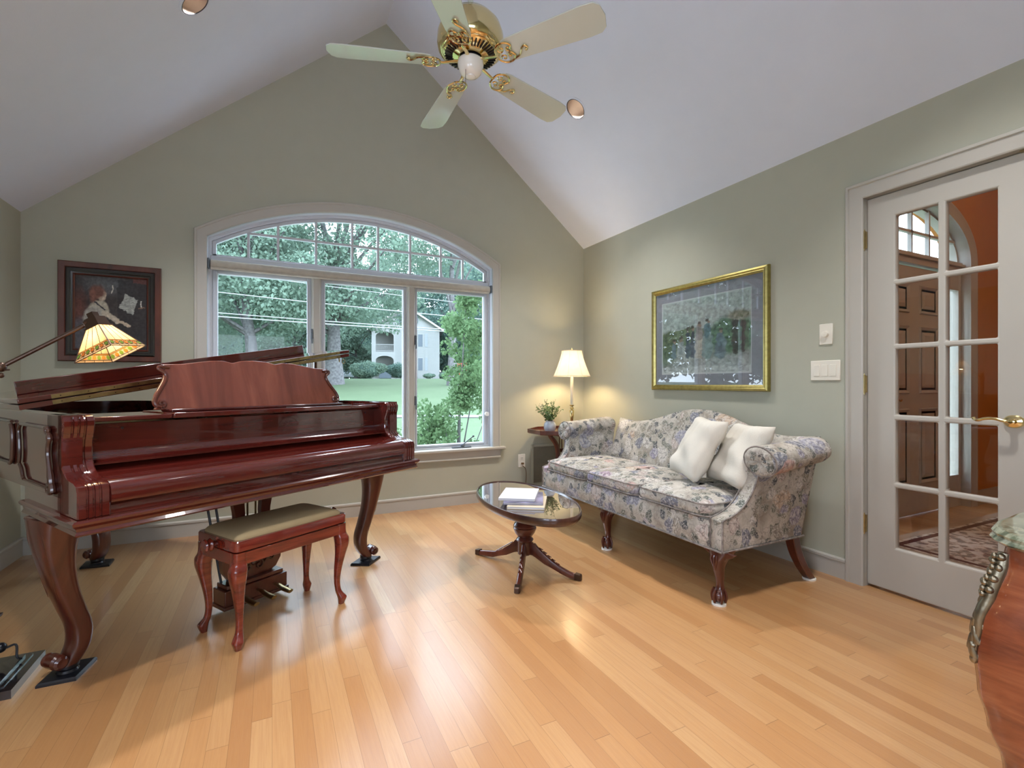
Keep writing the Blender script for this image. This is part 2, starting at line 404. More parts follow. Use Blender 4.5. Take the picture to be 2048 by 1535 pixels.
# window opening outline
WX0, WX1, WZ0, WC, WR_, WA = -.42, 1.83, .50, .705, 2.149, .316
def arch_loop(o, z0=WZ0, n=36):
    R = WR_+o; xl = WX0-o; xr = WX1+o
    al = math.acos((xl-WC)/R); ar = math.acos((xr-WC)/R)
    arc = [(WC+R*math.cos(al+(ar-al)*k/n), WA+R*math.sin(al+(ar-al)*k/n)) for k in range(n+1)]
    return [(xl, z0)]+arc+[(xr, z0)]
T = .15
struct(fill_holes('wall_back', [(XL, 0), (XR, 0), (XR, ER), (RX, RZ), (XL, EL)], [arch_loop(0)], 'wall_paint', lambda u, v: Vector((u, YB+T/2, v)), solid=T, offset=0))
struct(fill_holes('wall_left', [(-1.7, 0), (YB+T, 0), (YB+T, EL+.02), (-1.7, EL+.02)], [[(-1.0, .85), (.5, .85), (.5, 1.95), (-1.0, 1.95)]], 'wall_paint', lambda u, v: Vector((XL-.06, u, v)), solid=.12, offset=0))
w3 = struct(thing('added_window_left', loc=(XL-.04, 0, 0)))  # unseen window and wall opening, added to let in daylight fill from the left
fw_ = MB()
for a, b in ((-1.0, -.25), (-.25, .5)):
    fw_.box(-.03, .03, a, a+.04, .85, 1.95).box(-.03, .03, b-.04, b, .85, 1.95).box(-.03, .03, a+.04, b-.04, .85, .89).box(-.03, .03, a+.04, b-.04, 1.91, 1.95)
fw_.build('added_window_frame', 'window_paint', w3)
DY0, DY1, DZ = .146, 1.500, 2.072
struct(fill_holes('wall_right', [(-.12, 0), (DY0, 0), (DY0, DZ), (DY1, DZ), (DY1, 0), (YB+T, 0), (YB+T, ER+.02), (-.12, ER+.02)], [], 'wall_paint', lambda u, v: Vector((XR+.06, u, v)), solid=.12, offset=0))
mb = MB()
mb.prism([(.9, 0), (XR+.12, 0), (XR+.12, ER), (XR, ER), (.9, ceil_z(.9))], lambda u, v, w: (u, w, v), -.22, -.12)
mb.build('wall_rear', 'wall_paint', smooth=0); struct(bpy.data.objects['wall_rear'])
struct(MB().box(.9, 1.0, -1.6, -.22, 0, ceil_z(1.0)).build('wall_rear_side', 'wall_paint', smooth=0))
struct(fill_holes('wall_rear_far', [(XL, 0), (1.0, 0), (1.0, ceil_z(1.0)), (RX, RZ), (XL, EL)], [[(-1.1, .9), (.25, .9), (.25, 2.0), (-1.1, 2.0)]], 'wall_paint', lambda u, v: Vector((u, -1.65, v)), solid=.1, offset=0))
w2 = struct(thing('added_window_rear', loc=(0, -1.62, 0)))  # unseen window and opening added behind the camera for cool fill light
fw_ = MB(); 
for a, b in ((-1.1, -.425), (-.425, .25)):
    fw_.box(a, a+.04, -.03, .03, .9, 2.0); fw_.box(b-.04, b, -.03, .03, .9, 2.0); fw_.box(a+.04, b-.04, -.03, .03, .9, .94); fw_.box(a+.04, b-.04, -.03, .03, 1.96, 2.0)
fw_.build('added_window_frame', 'window_paint', w2)
# baseboards
def baseboard(name, p, q, nx, ny, h=.113):
    """board from p to q, (nx, ny) points into the room"""
    prof = [(0, 0), (.015, 0), (.015, h-.022), (.019, h-.018), (.019, h-.006), (.012, h), (0, h)]
    rings = [[(a[0]+nx*d, a[1]+ny*d, z) for d, z in prof] for a in (p, q)]
    return struct(MB().loft(rings).build(name, 'trim_paint', smooth=30))
baseboard('baseboard_back', (XL+.0, YB), (XR, YB), 0, -1)
baseboard('baseboard_left', (XL, -1.6), (XL, YB), 1, 0)
baseboard('baseboard_right', (XR, DY1+.088), (XR, YB), -1, 0)
baseboard('baseboard_rear', (.9, -.12), (XR, -.12), 0, 1)

# ------------------------------------------------------------ arched window
win = struct(thing('window_1', loc=(0, YB, 0)))
def win_profile(name, prof, mat, z0=WZ0, parent=win, smooth=25):
    rings = [[(x, y, z) for x, z in arch_loop(o, z0)] for o, y in prof]
    return MB().loft(rings, closed=False).build(name, mat, parent, smooth=smooth)
win_profile('casing', [(.0, 0), (0, -.016), (.006, -.019), (.058, -.019), (.062, -.024), (.074, -.024), (.078, -.018), (.078, 0)], 'trim_paint', z0=WZ0)
win_profile('jamb', [(-.002, -.001), (-.002, .055), (-.014, .055), (-.014, .07), (-.024, .072), (-.024, .085), (-.034, .087), (-.034, .13)], 'window_paint')
def frame_rect(mb, x0, x1, z0, z1, w, y0, y1):
    mb.box(x0, x0+w, y0, y1, z0, z1); mb.box(x1-w, x1, y0, y1, z0, z1)
    mb.box(x0+w, x1-w, y0, y1, z0, z0+w); mb.box(x0+w, x1-w, y0, y1, z1-w, z1); return mb
MB().box(WX0+.012, WX1-.012, .065, .135, 1.925, 2.028).build('head_rail', 'window_paint', win, bevel=.004)
MB().box(WX0, WX1, .06, .14, .50, .512).build('sill', 'window_paint', win, bevel=.003)
MB().box(WX0-.128, WX1+.122, -.045, .06, .476, .501).build('stool', 'trim_paint', win, bevel=.006)
MB().box(WX0-.078, WX1+.078, -.018, 0, .40, .476).box(WX0-.078, WX1+.078, -.024, 0, .40, .414).build('apron', 'trim_paint', win, bevel=.003)
for cx in (.318, 1.083): MB().box(cx-.036, cx+.036, .045, .13, .505, 1.93).box(cx-.026, cx+.026, .030, .05, .505, 1.93).build('mullion', 'trim_paint', win, bevel=.004)
for (a, b) in ((-.36, .251), (.386, 1.018), (1.141, 1.775)):
    w = .03
    sash = frame_rect(MB(), a-w, b+w, .51, 1.925, w, .075, .115); frame_rect(sash, a-.012, b+.012, .526, 1.907, .012, .066, .09)
    so = sash.build('sash', 'window_paint', win, bevel=.003)
    MB().box(a-.002, b+.002, .092, .098, .528, 1.897).build('glass_pane', 'window_glass', so, smooth=0)
# transom: muntin grid and arched pane
tz0 = 2.028
arc_in = [(x, z) for x, z in arch_loop(-.034, tz0) if z >= tz0-.001]
fill_holes('transom_pane', [(arc_in[0][0], tz0)]+arc_in[1:-1]+[(arc_in[-1][0], tz0)], [], 'window_glass', lambda u, v: Vector((u, .095, v)), solid=.005, parent=win, offset=0)
rings = [[(x, y, z) for x, z in arch_loop(o, tz0)] for o, y in ((-.03, .08), (-.05, .08), (-.05, .11), (-.03, .11))]
MB().loft(rings, closed=False).box(WX0+.03, WX1-.03, .08, .11, tz0-.002, tz0+.012).build('transom_sash', 'window_paint', win)
mt = MB()
def arc_z(x, o=-.045): return WA+math.sqrt((WR_+o)**2-(x-WC)**2)
for x in (-.16, .043, .318, .597, .808, 1.083, 1.361, 1.571): mt.box(x-.009, x+.009, .083, .107, tz0, arc_z(x))
mt.box(-.16, 1.571, .085, .105, 2.217, 2.235)
mt.build('muntins', 'window_paint', win)
for x, z in ((.283, 1.47), (1.118, 1.455), (1.118, .93)):
    l = MB().box(x-.008, x+.008, .02, .045, z-.035, z+.045).box(x-.004, x+.004, .005, .025, z-.07, z+.01).build('sash_lock', 'shutter_dark', win, bevel=.002)
c_ = MB().box(1.45, 1.63, .02, .045, .502, .514).sphere((1.55, .03, .525), .02, .015, .015); c_.tube([(1.55, .03, .53), (1.64, .01, .60)], .005).sphere((1.645, .008, .605), .01)
c_.build('crank_handle', 'shutter_dark', win)
MB().lathe([(.001, 0), (.022, 0), (.02, .012), (.001, .014)], n=20, mat=Matrix.Rotation(pi/2, 4, 'X'), c=(1.80, .058, .80)).build('shade_cord_clip', 'porcelain', win)
# roller shade resting above the sashes
rs = thing('roller_shade', 'rolled up pale fabric shade across the window under its arched transom', 'window shade', (0, YB+.03, 1.952))
mb = MB().tube([(WX0+.022, 0, 0), (WX1-.022, 0, 0)], .034, 20); mb.build('shade_roll', 'roller_cloth', rs)
MB().tube([(WX0+.022, -.022, -.032), (WX1-.04, -.022, -.032)], .009, 10).build('hem_bar', 'roller_cloth', rs)
for x in (WX0+.008, WX1-.008): MB().box(x-.007, x+.007, -.03, .03, -.03, .04).build('end_bracket', 'shutter_dark', rs, bevel=.003)

# ------------------------------------------------------------ French doors in the right wall
tr = MB()
def door_path(o): return [(DY1+o, 0), (DY1+o, DZ+o), (DY0-o, DZ+o), (DY0-o, 0)]
prof = [(0, 0), (0, -.016), (.006, -.019), (.066, -.019), (.070, -.026), (.082, -.026), (.086, -.02), (.086, 0)]
tr.loft([[(XR+y, a, z) for a, z in door_path(o)] for o, y in prof], closed=False)
tr.loft([[(XR+y, a, z) for a, z in door_path(o)] for o, y in [(-.002, -.001), (-.002, .12)]], closed=False)
tr.loft([[(XR+y, a, z) for a, z in door_path(o)] for o, y in [(0, .062), (-.012, .062), (-.012, .12)]], closed=False)
struct(tr.build('trim_1', 'trim_paint', smooth=25))
ROWS = [(1.615, 1.946), (1.284, 1.59), (.922, 1.259), (.573, .895), (.237, .548)]
def leaf(name, y_hinge, sgn):
    """leaf from hinge side towards the middle; local u grows from the hinge"""
    d = struct(thing(name, loc=(XR, y_hinge, 0)))
    Wd = .671; f = lambda u: -u*sgn
    cols = [(.132, .309), (.340, .523)]
    hol = [[(a, z0), (b, z0), (b, z1), (a, z1)] for a, b in cols for z0, z1 in ROWS]
    fill_holes('door_slab', [(0.0, .012), (Wd, .012), (Wd, 2.067), (0.0, 2.067)], hol, 'trim_paint', lambda u, v: Vector((.038, f(u), v)), solid=.042, parent=d, offset=0)
    so = bpy.data.objects[d.children[-1].name] if d.children else None
    for ch in d.children:
        md = ch.modifiers.new('bevel', 'BEVEL'); md.width = .007; md.segments = 2; md.limit_method = 'ANGLE'; md.angle_limit = math.radians(60)
    for a, b in cols:
        for z0, z1 in ROWS:
            ys = sorted((f(a-.003), f(b+.003)))
            MB().box(.036, .042, ys[0], ys[1], z0-.003, z1+.003).build('glass_pane', 'door_glass', d, smooth=0)
    for z in (1.85, 1.08, .335):
        h = MB().tube([(-.002, f(-.004), z-.048), (-.002, f(-.004), z+.048)], .0075, 10).box(.0, .014, min(f(-.003), f(.004)), max(f(-.003), f(.004)), z-.045, z+.045)
        h.tube([(-.002, f(-.004), z-.056), (-.002, f(-.004), z+.056)], .0045, 8).build('hinge', 'old_brass', d)
    return d, f
d1, f1 = leaf('door_1', 1.497, 1)
d2, f2 = leaf('door_2', .149, -1)
def lever(parent, f, u, z, side=-1, mat='brass'):
    x0 = .017
    R = Matrix.Rotation(-pi/2, 4, 'Y')
    h = MB().lathe([(.001, 0), (.034, 0), (.036, .004), (.030, .012), (.014, .016), (.011, .03), (.014, .04), (.001, .044)], n=28, mat=R, c=(x0, f(u), z), sy=1, sx=.78)
    pts = [(x0-.045, f(u), z), (x0-.05, f(u-.02), z+.004), (x0-.05, f(u-.05), z+.012), (x0-.05, f(u-.08), z+.010), (x0-.05, f(u-.102), z+.002), (x0-.047, f(u-.116), z+.006), (x0-.046, f(u-.121), z+.014)]
    h.tube([(x0-.03, f(u), z)]+cr_spline(pts, 4), [.009]*3+[.0065]*(len(cr_spline(pts, 4))-4)+[.006, .008], 10)
    h.build('door_handle', mat, parent)
lever(d1, f1, .578, .918)
MB().box(.0, .03, -.648-.05, -.60, 2.0635, 2.070).build('head_catch', 'old_brass', d1)
# switches on the right wall
def plate(name, label, cat, y0, y1, z0, z1, parts):
    t_ = thing(name, label, cat, (XR, (y0+y1)/2, (z0+z1)/2)); w = (y1-y0)/2; h = (z1-z0)/2
    MB().box(-.007, 0, -w, w, -h, h).build('wall_plate', 'plastic_white', t_, bevel=.003)
    return t_
t_ = plate('dimmer_switch', 'white wall plate with round dimmer knob above the triple switch', 'switch', 1.662, 1.737, 1.306, 1.424, 0)
MB().lathe([(.001, 0), (.019, 0), (.017, .016), (.001, .018)], n=20, mat=Matrix.Rotation(-pi/2, 4, 'Y'), c=(-.007, 0, 0)).build('dimmer_knob', 'plastic_white', t_)
t_ = plate('rocker_switch', 'white triple rocker switch plate beside the door casing', 'switch', 1.621, 1.787, 1.10, 1.215, 0)
for k in (-1, 0, 1):
    MB().box(-.010, -.006, k*.046-.0165, k*.046+.0165, -.033, .033).build('rocker', 'plastic_white', t_, bevel=.0015)

# ------------------------------------------------------------ entrance hall beyond the doors
HY = 2.06; HA = .75; HB = .41; HC = 4.75
arch = [(HC+HA*math.cos(pi*k/28), 2.153+HB*math.sin(pi*k/28)) for k in range(29)]
struct(fill_holes('wall_hall_front', [(XR+.12, 0), (HC-HA, 0)]+list(reversed(arch))+[(HC+HA, 0), (7.3, 0), (7.3, 3.4), (XR+.12, 3.4)], [], 'orange_paint', lambda u, v: Vector((u, HY+.09, v)), solid=.18, offset=0))
struct(MB().box(7.2, 7.3, -1.6, HY, 0, 3.4).build('wall_hall_right', 'orange_paint', smooth=0))
struct(MB().box(XR+.12, 7.3, -1.7, -1.6, 0, 3.4).build('wall_hall_rear', 'orange_paint', smooth=0))
struct(MB().box(XR+.121, 7.3, -1.7, HY+.18, 3.4, 3.5).build('ceiling_hall', 'ceiling_paint', smooth=0))
struct(MB().box(XR+.121, XR+.13, -1.6, DY0-.1, 0, 3.4).box(XR+.121, XR+.13, DY1+.1, HY, 0, 3.4).box(XR+.121, XR+.13, DY0-.1, DY1+.1, DZ+.1, 3.4).build('wall_hall_left', 'orange_paint', smooth=0))
struct(MB().box(XR+.13, 4.0-.1, HY-.018, HY, 0, .13).box(5.6, 7.2, HY-.018, HY, 0, .13).build('baseboard_hall', 'trim_paint', smooth=0, bevel=.003))
hw = struct(thing('door_3', loc=(0, HY, 0)))
def hloop(o, z0=0): return [(HC-HA-o, z0)]+[(HC-(HA+o)*math.cos(pi*k/28), 2.153+(HB+o)*math.sin(pi*k/28)) for k in range(29)]+[(HC+HA+o, z0)]
MB().loft([[(x, y, z) for x, z in hloop(o)] for o, y in [(0, 0), (.0, -.018), (.07, -.02), (.085, -.03), (.10, -.028), (.10, 0)]], closed=False).build('casing', 'trim_paint', hw)
MB().loft([[(x, y, z) for x, z in hloop(o)] for o, y in [(-.002, -.001), (-.002, .07), (-.02, .07), (-.02, .14)]], closed=False).build('jamb', 'trim_paint', hw)
MB().box(HC-HA, HC+HA, .04, .14, 2.06, 2.15).box(HC-HA, HC+HA, .02, .14, 2.11, 2.13).build('transom_bar', 'trim_paint', hw)
mm = MB()
for x in (4.19, 4.41, 4.703, 4.98, 5.24): mm.box(x-.011, x+.011, .06, .09, 2.15, 2.153+HB*math.sqrt(max(0, 1-((x-HC)/HA)**2)))
mm.box(HC-HA*.88, HC+HA*.88, .06, .09, 2.318, 2.34).build('transom_muntins', 'trim_paint', hw)
fill_holes('transom_pane', [(HC-HA, 2.15)]+[(HC-HA*math.cos(pi*k/28), 2.153+HB*math.sin(pi*k/28)) for k in range(1, 28)]+[(HC+HA, 2.15)], [], 'window_glass', lambda u, v: Vector((u, .075, v)), solid=.005, parent=hw, offset=0)
for x0, x1 in ((5.225, 5.5), (4.0, 4.275)):
    fr = MB(); g0, g1 = ((5.30, 5.455) if x0 > 5 else (4.045, 4.20))
    fr.box(x0, g0, .05, .10, 0, 2.06).box(g1, x1, .05, .10, 0, 2.06).box(g0, g1, .05, .10, 0, .28).box(g0, g1, .05, .10, 1.905, 2.06)
    fo = fr.build('sidelight_frame', 'trim_paint', hw, bevel=.004); MB().box(g0, g1, .073, .078, .28, 1.905).build('sidelight_pane', 'window_glass', fo, smooth=0)
slab3 = MB().box(4.29, 5.205, .07, .11, .005, 2.045).build('door_slab', 'trim_paint', hw)
pn = MB()
for cx in (4.52, 4.98):
    for z0, z1 in ((1.66, 1.9), (1.0, 1.56), (.25, .88)):
        a, b = cx-.15, cx+.15
        pn.loft([[(x, y, z) for x, z in ((a+o, z0+o), (b-o, z0+o), (b-o, z1-o), (a+o, z1-o))] for o, y in ((0, .07), (.008, .056), (.03, .070), (.045, .071), (.075, .060))])
pn.build('raised_panels', 'trim_paint', hw, smooth=20)
lv = MB(); R = Matrix.Rotation(pi/2, 4, 'X')
lv.lathe([(.001, 0), (.03, 0), (.026, .01), (.011, .014), (.011, .04), (.001, .045)], n=20, mat=R, c=(4.36, .07, .95)); lv.tube(cr_spline([(4.36, .03, .95), (4.40, .025, .96), (4.45, .025, .945), (4.48, .03, .955)], 4), .007, 8)
lv.build('door_handle', 'brass', hw)
MB().lathe([(.001, 0), (.026, 0), (.022, .012), (.001, .016)], n=20, mat=R, c=(4.36, .07, 1.09)).build('deadbolt', 'brass', hw)
for z in (1.75, 1.0, .25): MB().box(5.203, 5.228, .055, .07, z-.05, z+.05).build('hinge', 'old_brass', hw)
rg = MB().box(-1.25, 1.25, -.85, .85, 0, .012).build('area_rug', 'rug_pile', smooth=0, bevel=.003)
rg.location = (4.87, 1.0, .0005); rg.rotation_euler = (0, 0, -.02); tag(rg, 'patterned ivory and brown area rug on the hall floor behind the glass doors', 'rug')
cl = thing('added_hall_lamp', 'unseen round white lamp added to light the entrance hall', 'lamp', (4.6, .2, 3.4))  # added out of view, only to brighten the hall behind the glass doors
MB().lathe([(.001, -.10), (.09, -.085), (.15, -.04), (.16, 0)], n=32).build('added_lamp_bowl', 'bulb_warm_soft' if 'bulb_warm_soft' in M else 'porcelain', cl)
ld = bpy.data.lights.new('hall_fill_light', 'POINT'); ld.energy = 24; ld.color = (1, .66, .40); ld.shadow_soft_size = .12
lo = bpy.data.objects.new('hall_fill_light', ld); COL.objects.link(lo); lo.location = (0, 0, -.22); lo.parent = cl

# ------------------------------------------------------------ recessed ceiling lights
CAN_W = 34
def can(i, cx, cy):
    s, n = slope_dirs(cx); up = -n; c = Vector((cx, cy, ceil_z(cx)))
    X = s; Y = up.cross(s).normalized(); X = Y.cross(up)
    Rm = Matrix((X, Y, up)).transposed().to_4x4()
    lab = ['round recessed ceiling light high on the left ceiling slope', 'round recessed ceiling light on the right slope beside a fan blade tip', 'unseen recessed light added for fill in the left slope nearer the room entrance', 'unseen recessed light added for fill in the right slope nearer the room entrance', 'unseen recessed light added for fill in the left slope above the room entrance'][i]
    t = thing('recessed_light', lab, 'ceiling light', c, group='recessed lights in the sloped ceiling'); t.matrix_world = Matrix.Translation(c) @ Rm
    MB().lathe([(CR*1.16, .0005), (CR*1.16, -.003), (CR*1.0, -.005), (CR*.985, -.002), (CR*.985, .004)], n=40, caps=False).build('trim_ring', 'ceiling_paint', t)
    MB().lathe([(CR*.985, -.003), (CR*.93, -.004), (CR*.93, .01), (CR*.985, .01), (CR*.985, -.003)], n=40, caps=False).build('dark_gasket', 'black_metal', t)
    can_ = MB(); can_.loft([[(r*math.cos(2*pi*k/40), r*math.sin(2*pi*k/40), z) for k in range(40)] for r, z in ((CR*.93, .0), (CR*.92, .03), (CR*.84, .07), (CR*.66, .11), (CR*.5, .125))], caps=False)
    can_.build('reflector', 'can_reflector', t)
    MB().lathe([(.001, .112), (CR*.3, .113), (CR*.5, .121), (CR*.52, .13), (.001, .132)], n=28).build('bulb_face', 'bulb_warm', t)
    L_ = bpy.data.lights.new('can_light', 'SPOT'); L_.energy = CAN_W*4; L_.color = WARM; L_.spot_size = 1.75; L_.spot_blend = 1; L_.shadow_soft_size = .078
    lo = bpy.data.objects.new('can_light', L_); COL.objects.link(lo); lo.parent = t; lo.matrix_parent_inverse = t.matrix_world.inverted(); lo.location = c+n*.012
simple('can_reflector', (.30, .235, .19), .4, .5, var=.05)
for i, (cx, cy) in enumerate(CANS): can(i, cx, cy)
#@@OBJ
# ============================================================ GRAND PIANO
PT = .5442
pno = thing('grand_piano', 'polished red mahogany grand piano with carved scroll legs and low propped lid', 'piano', (.102, 2.346, 0), PT)
# outer rim outline (plan), bass side straight, tail, bent side
out = [(-.75, .16), (-.75, .6), (-.75, 1.0), (-.745, 1.25), (-.70, 1.50), (-.60, 1.68), (-.44, 1.80), (-.25, 1.84), (-.07, 1.80), (.06, 1.68), (.14, 1.50), (.20, 1.32), (.30, 1.14), (.44, .99), (.58, .86), (.69, .72), (.745, .56), (.75, .40), (.75, .16)]
outl = [(-.75, .16), (-.75, .4), (-.75, .7)]+[p[:2] for p in cr_spline([(x, y, 0) for x, y in out[2:-2]], 4)]+[(.75, .40), (.75, .16)]
def offs(poly, d):
    res = []; n = len(poly)
    for i in range(n):
        a = Vector(poly[max(i-1, 0)]); b = Vector(poly[min(i+1, n-1)]); t = (b-a).normalized(); res.append((poly[i][0]+t.y*-d*-1, poly[i][1]-t.x*d*1))
    return res
inl = offs(outl, .055)
if abs(inl[3][0]) > .75: inl = offs(outl, -.055)
rim = MB()
rp = [(0, .698), (-.006, .705), (-.006, .968), (0, .976), (1, .976), (1, .70)]
n_ = len(outl); rings = []
for k, z in rp:
    src = outl if k <= 0 else inl
    rings.append([(x, y, z) for x, y in (src if k in (0, 1) else outl)])
rings.append(rings[0]); rim.loft(rings, closed=False)
rim.add([r[0] for r in rings[:-1]]+[r[-1] for r in rings[:-1]], [tuple(range(len(rp))), tuple(reversed(range(len(rp), 2*len(rp))))])
rim.build('case_rim', 'piano_gloss', pno, smooth=40)
sb = MB(); sb.add([(x, y, .80) for x, y in inl], [tuple(range(len(inl)))]); sb.add([(x, y, .70) for x, y in inl], [tuple(range(len(inl)))])
sb.build('soundboard', 'mahogany', pno, smooth=0)
pl_in = [(x*.93, .42+(y-.42)*.93) for x, y in offs(outl, .06) if y > .42]
MB().loft([[(x, y, z) for x, y in pl_in] for z in (.84, .865)]).build('iron_plate', 'piano_plate', pno, smooth=0)
# keybed with its ogee moulding
kb = [(.765, .004), (.745, .0)]
def ogee(o): return [(-.75-o, -.004+(.015-o) if False else -o+.012), (.75+o, -o+.012), (.75+o, .555), (-.75-o, .555)]
kp = [(-.03, .600), (.004, .600), (.010, .606), (.004, .616), (.006, .626), (.016, .636), (.018, .644), (.012, .650), (-.02, .652)]
MB().loft([[(x, y, z) for x, y in ogee(o)] for o, z in kp]).box(-.70, .70, .03, .62, .655, .70).build('keybed', 'piano_gloss', pno, smooth=30)
# inner front: key slip, closed key lid and fallboard, extruded between the arms
lid_prof = [(.055, .652), (.026, .652), (.024, .672), (.030, .680), (.030, .690), (.012, .692), (.010, .712), (.014, .738), (.028, .754), (.050, .763), (.10, .769), (.16, .777), (.205, .790), (.232, .806), (.245, .822), (.250, .835), (.262, .836), (.262, .93), (.235, .934), (.235, .9465), (.30, .9465), (.30, .652)]
def sect(u, v, w): return (w, u, v)
ks = [p for p in lid_prof[:6]]+[(.055, .692)]
MB().prism(ks, sect, -.665, .665).build('key_slip', 'piano_gloss', pno, smooth=50)
MB().prism(lid_prof[5:16]+[(.30, .835), (.30, .70), (.055, .70)], sect, -.664, .664).build('key_lid', 'piano_gloss', pno, smooth=60)
MB().box(-.664, .664, .262, .285, .832, .935).build('fallboard', 'piano_gloss', pno, bevel=.002)
for x in (-.55, .60): MB().tube([(x, .2615, .915), (x, .258, .915)], .004, 8).build('lid_bumper', 'black_metal', pno)
# arms with fluted front
arm_prof = [(.30, .653), (.016, .653), (.016, .735), (.024, .752), (.045, .762), (.080, .766), (.110, .771), (.135, .782), (.156, .80), (.168, .826), (.171, .855), (.166, .885), (.155, .912), (.148, .935), (.147, .955), (.158, .970), (.175, .976), (.30, .976)]
for sx in (-1, 1):
    xs = [.664, .668]
    u = [(.664, 0), (.682, 0)]
    fl = [(.664, .004), (.668, 0), (.686, 0), (.6875, .006), (.691, .006), (.694, 0), (.703, 0), (.7045, .006), (.708, .006), (.711, 0), (.720, 0), (.7215, .006), (.725, .006), (.728, 0), (.746, 0), (.75, .004)]
    a_ = MB(); a_.loft([[(sx*x, y+(d if i not in (0, len(arm_prof)-1) and y < .29 else 0), z-(d*.6 if z > .96 else 0)) for i, (y, z) in enumerate(arm_prof)] for x, d in fl])
    a_.build('case_arm', 'piano_gloss', pno, smooth=28)
for sx in (-1, 1): MB().box(min(sx*.69, sx*.7505), max(sx*.69, sx*.7505), .17, .552, .650, .702).build('cheek_block', 'piano_gloss', pno)
# top rail ledges and the music desk
MB().box(-.664, -.40, .215, .50, .945, .962).build('cheek_shelf', 'piano_gloss', pno, bevel=.004)
MB().box(.46, .664, .215, .50, .945, .962).build('cheek_shelf', 'piano_gloss', pno, bevel=.004)
MB().box(-.40, .46, .205, .50, .945, .966).box(-.385, .445, .26, .36, .966, .978).build('desk_shelf', 'piano_gloss', pno, bevel=.004)
dc = .02
half = [(0, 1.193), (.06, 1.189), (.105, 1.178), (.15, 1.187), (.20, 1.185), (.26, 1.176), (.32, 1.166), (.385, 1.163), (.408, 1.158), (.414, 1.146), (.400, 1.134), (.392, 1.118), (.400, 1.095), (.418, 1.065), (.436, 1.035), (.446, 1.010), (.444, .992), (.438, .984), (.446, .976)]
dl = [(dc+x, z) for x, z in half]+[(dc-x, z) for x, z in reversed(half[1:])]
def desk_fn(u, v, w): return (u, .315+(v-.976)*.30+w, v)
MB().prism(dl, desk_fn, 0, .018).build('music_desk', 'piano_desk', pno, smooth=40, bevel=.004)
for sx in (-1, 1):
    sc = [(dc+sx*x, z) for x, z in [(.372, 1.150), (.405, 1.152), (.412, 1.142), (.394, 1.128), (.388, 1.112), (.396, 1.09), (.414, 1.06), (.432, 1.032), (.441, 1.008), (.436, .992), (.420, .986)]]
    c3 = cr_spline([desk_fn(x, z, -.004) for x, z in sc], 4)
    e2 = [desk_fn(x, z, -.005) for x, z in spiral(dc+sx*.418, 1.000, .014, .004, -pi/2, -pi/2-sx*pi*2.2, 16)]
    e1 = [desk_fn(x, z, -.004) for x, z in spiral(dc+sx*.402, 1.146, .012, .004, pi/2, pi/2+sx*pi*1.6, 12)]
    MB().tube(c3, .007, 8).tube(e2, [.007]*8+[.0065, .006, .0055, .005, .005, .0045, .004, .004, .006], 8).tube(e1, .005, 8).build('desk_scroll', 'mahogany', pno)
# lid: main lid hinged on the bass side, front flap folded back on it with its lip standing up
LA = math.atan2(.272, 1.50)
lid = thing('lid', loc=(-.752, 0, .978)); lid.parent = pno; lid.rotation_euler = (0, -LA, 0)
lo_ = [(x+.752, y) for x, y in offs(outl, -.012 if offs(outl, -.012)[3][0] < -.75 else .012) if y > .56]
lo_ = [(lo_[0][0], .56)]+lo_+[(lo_[-1][0], .56)]
MB().loft([[(x, y, z) for x, y in lo_] for z in (.006, .0255)]).build('main_lid', 'piano_gloss', lid, smooth=30, bevel=.003)
MB().box(-.01, 1.515, .56, .86, .029, .048).build('front_flap', 'piano_gloss', lid, bevel=.003)
MB().box(.05, 1.385, .835, .853, .048, .104).build('flap_lip', 'piano_gloss', lid, bevel=.003)
for z0 in (.0085, .031): MB().box(.085, 1.44, .557, .5595, z0, z0+.0155).build('lid_hinge', 'old_brass', lid)
for k in range(16):
    for z0 in (.012, .0345): MB().box(.11+k*.087, .114+k*.087, .5555, .5575, z0+.002, z0+.006).build('hinge_screw', 'bronze', lid)
MB().tube([(1.46, .60, .006), (1.46, .60, -.02)], .004, 8).tube([(1.49+.012*math.cos(a), .60, -.022+.012*math.sin(a)) for a in [k*pi/6 for k in range(12)]], .003, 6, closed=True).build('lid_catch', 'old_brass', lid)
MB().tube([(.60, .72, .93), (.56, .66, 1.215)], .010, 8).build('lid_prop', 'dark_wood', pno)
# carved panel mouldings on the bass side
def side_panel(y0, y1, name='side_moulding', tall=(.755, .93), foot=True):
    X = -.758; z0, z1 = tall; m = MB()
    m.tube([(X, y0+.035, z1), (X, y1-.03, z1+.002)], .006, 8)
    front = cr_spline([(X, y0+.01, z1-.016), (X, y0-.004, z1-.035), (X, y0+.006, z1-.055), (X, y0+.012, z1-.085), (X, y0-.002, z1-.13), (X, y0-.018, z1-.17), (X, y0-.022, z1-.195)], 4)
    m.tube(front, [.005, .006, .008, .009, .009, .008, .007, .007]+[.007]*(len(front)-16)+[.008, .009, .010, .010, .010, .009, .009, .008], 8)
    m.tube([(X, y, z) for y, z in spiral(y0+.022, z1-.006, .016, .005, pi*.9, pi*2.9, 14)], .006, 8)
    m.tube([(X, y, z) for y, z in spiral(y0-.010, z1-.205, .024, .006, pi*1.1, -pi*1.2, 18)], .009, 8)
    back = cr_spline([(X, y1-.02, z1), (X, y1, z1-.02), (X, y1-.008, z1-.06), (X, y1-.012, z1-.11), (X, y1-.004, z1-.145)], 4); m.tube(back, .006, 8)
    b2 = cr_spline([(X, y1-.012, z1-.15), (X, y1-.035, z1-.165), (X, y1-.05, z1-.19), (X, y1-.065, z1-.20)], 4); m.tube(b2, .006, 8)
    m.tube([(X, y0+.012, z1-.205), (X, y1-.065, z1-.202)], .004, 8)
    m.build(name, 'dark_wood', pno)
side_panel(.25, .595)
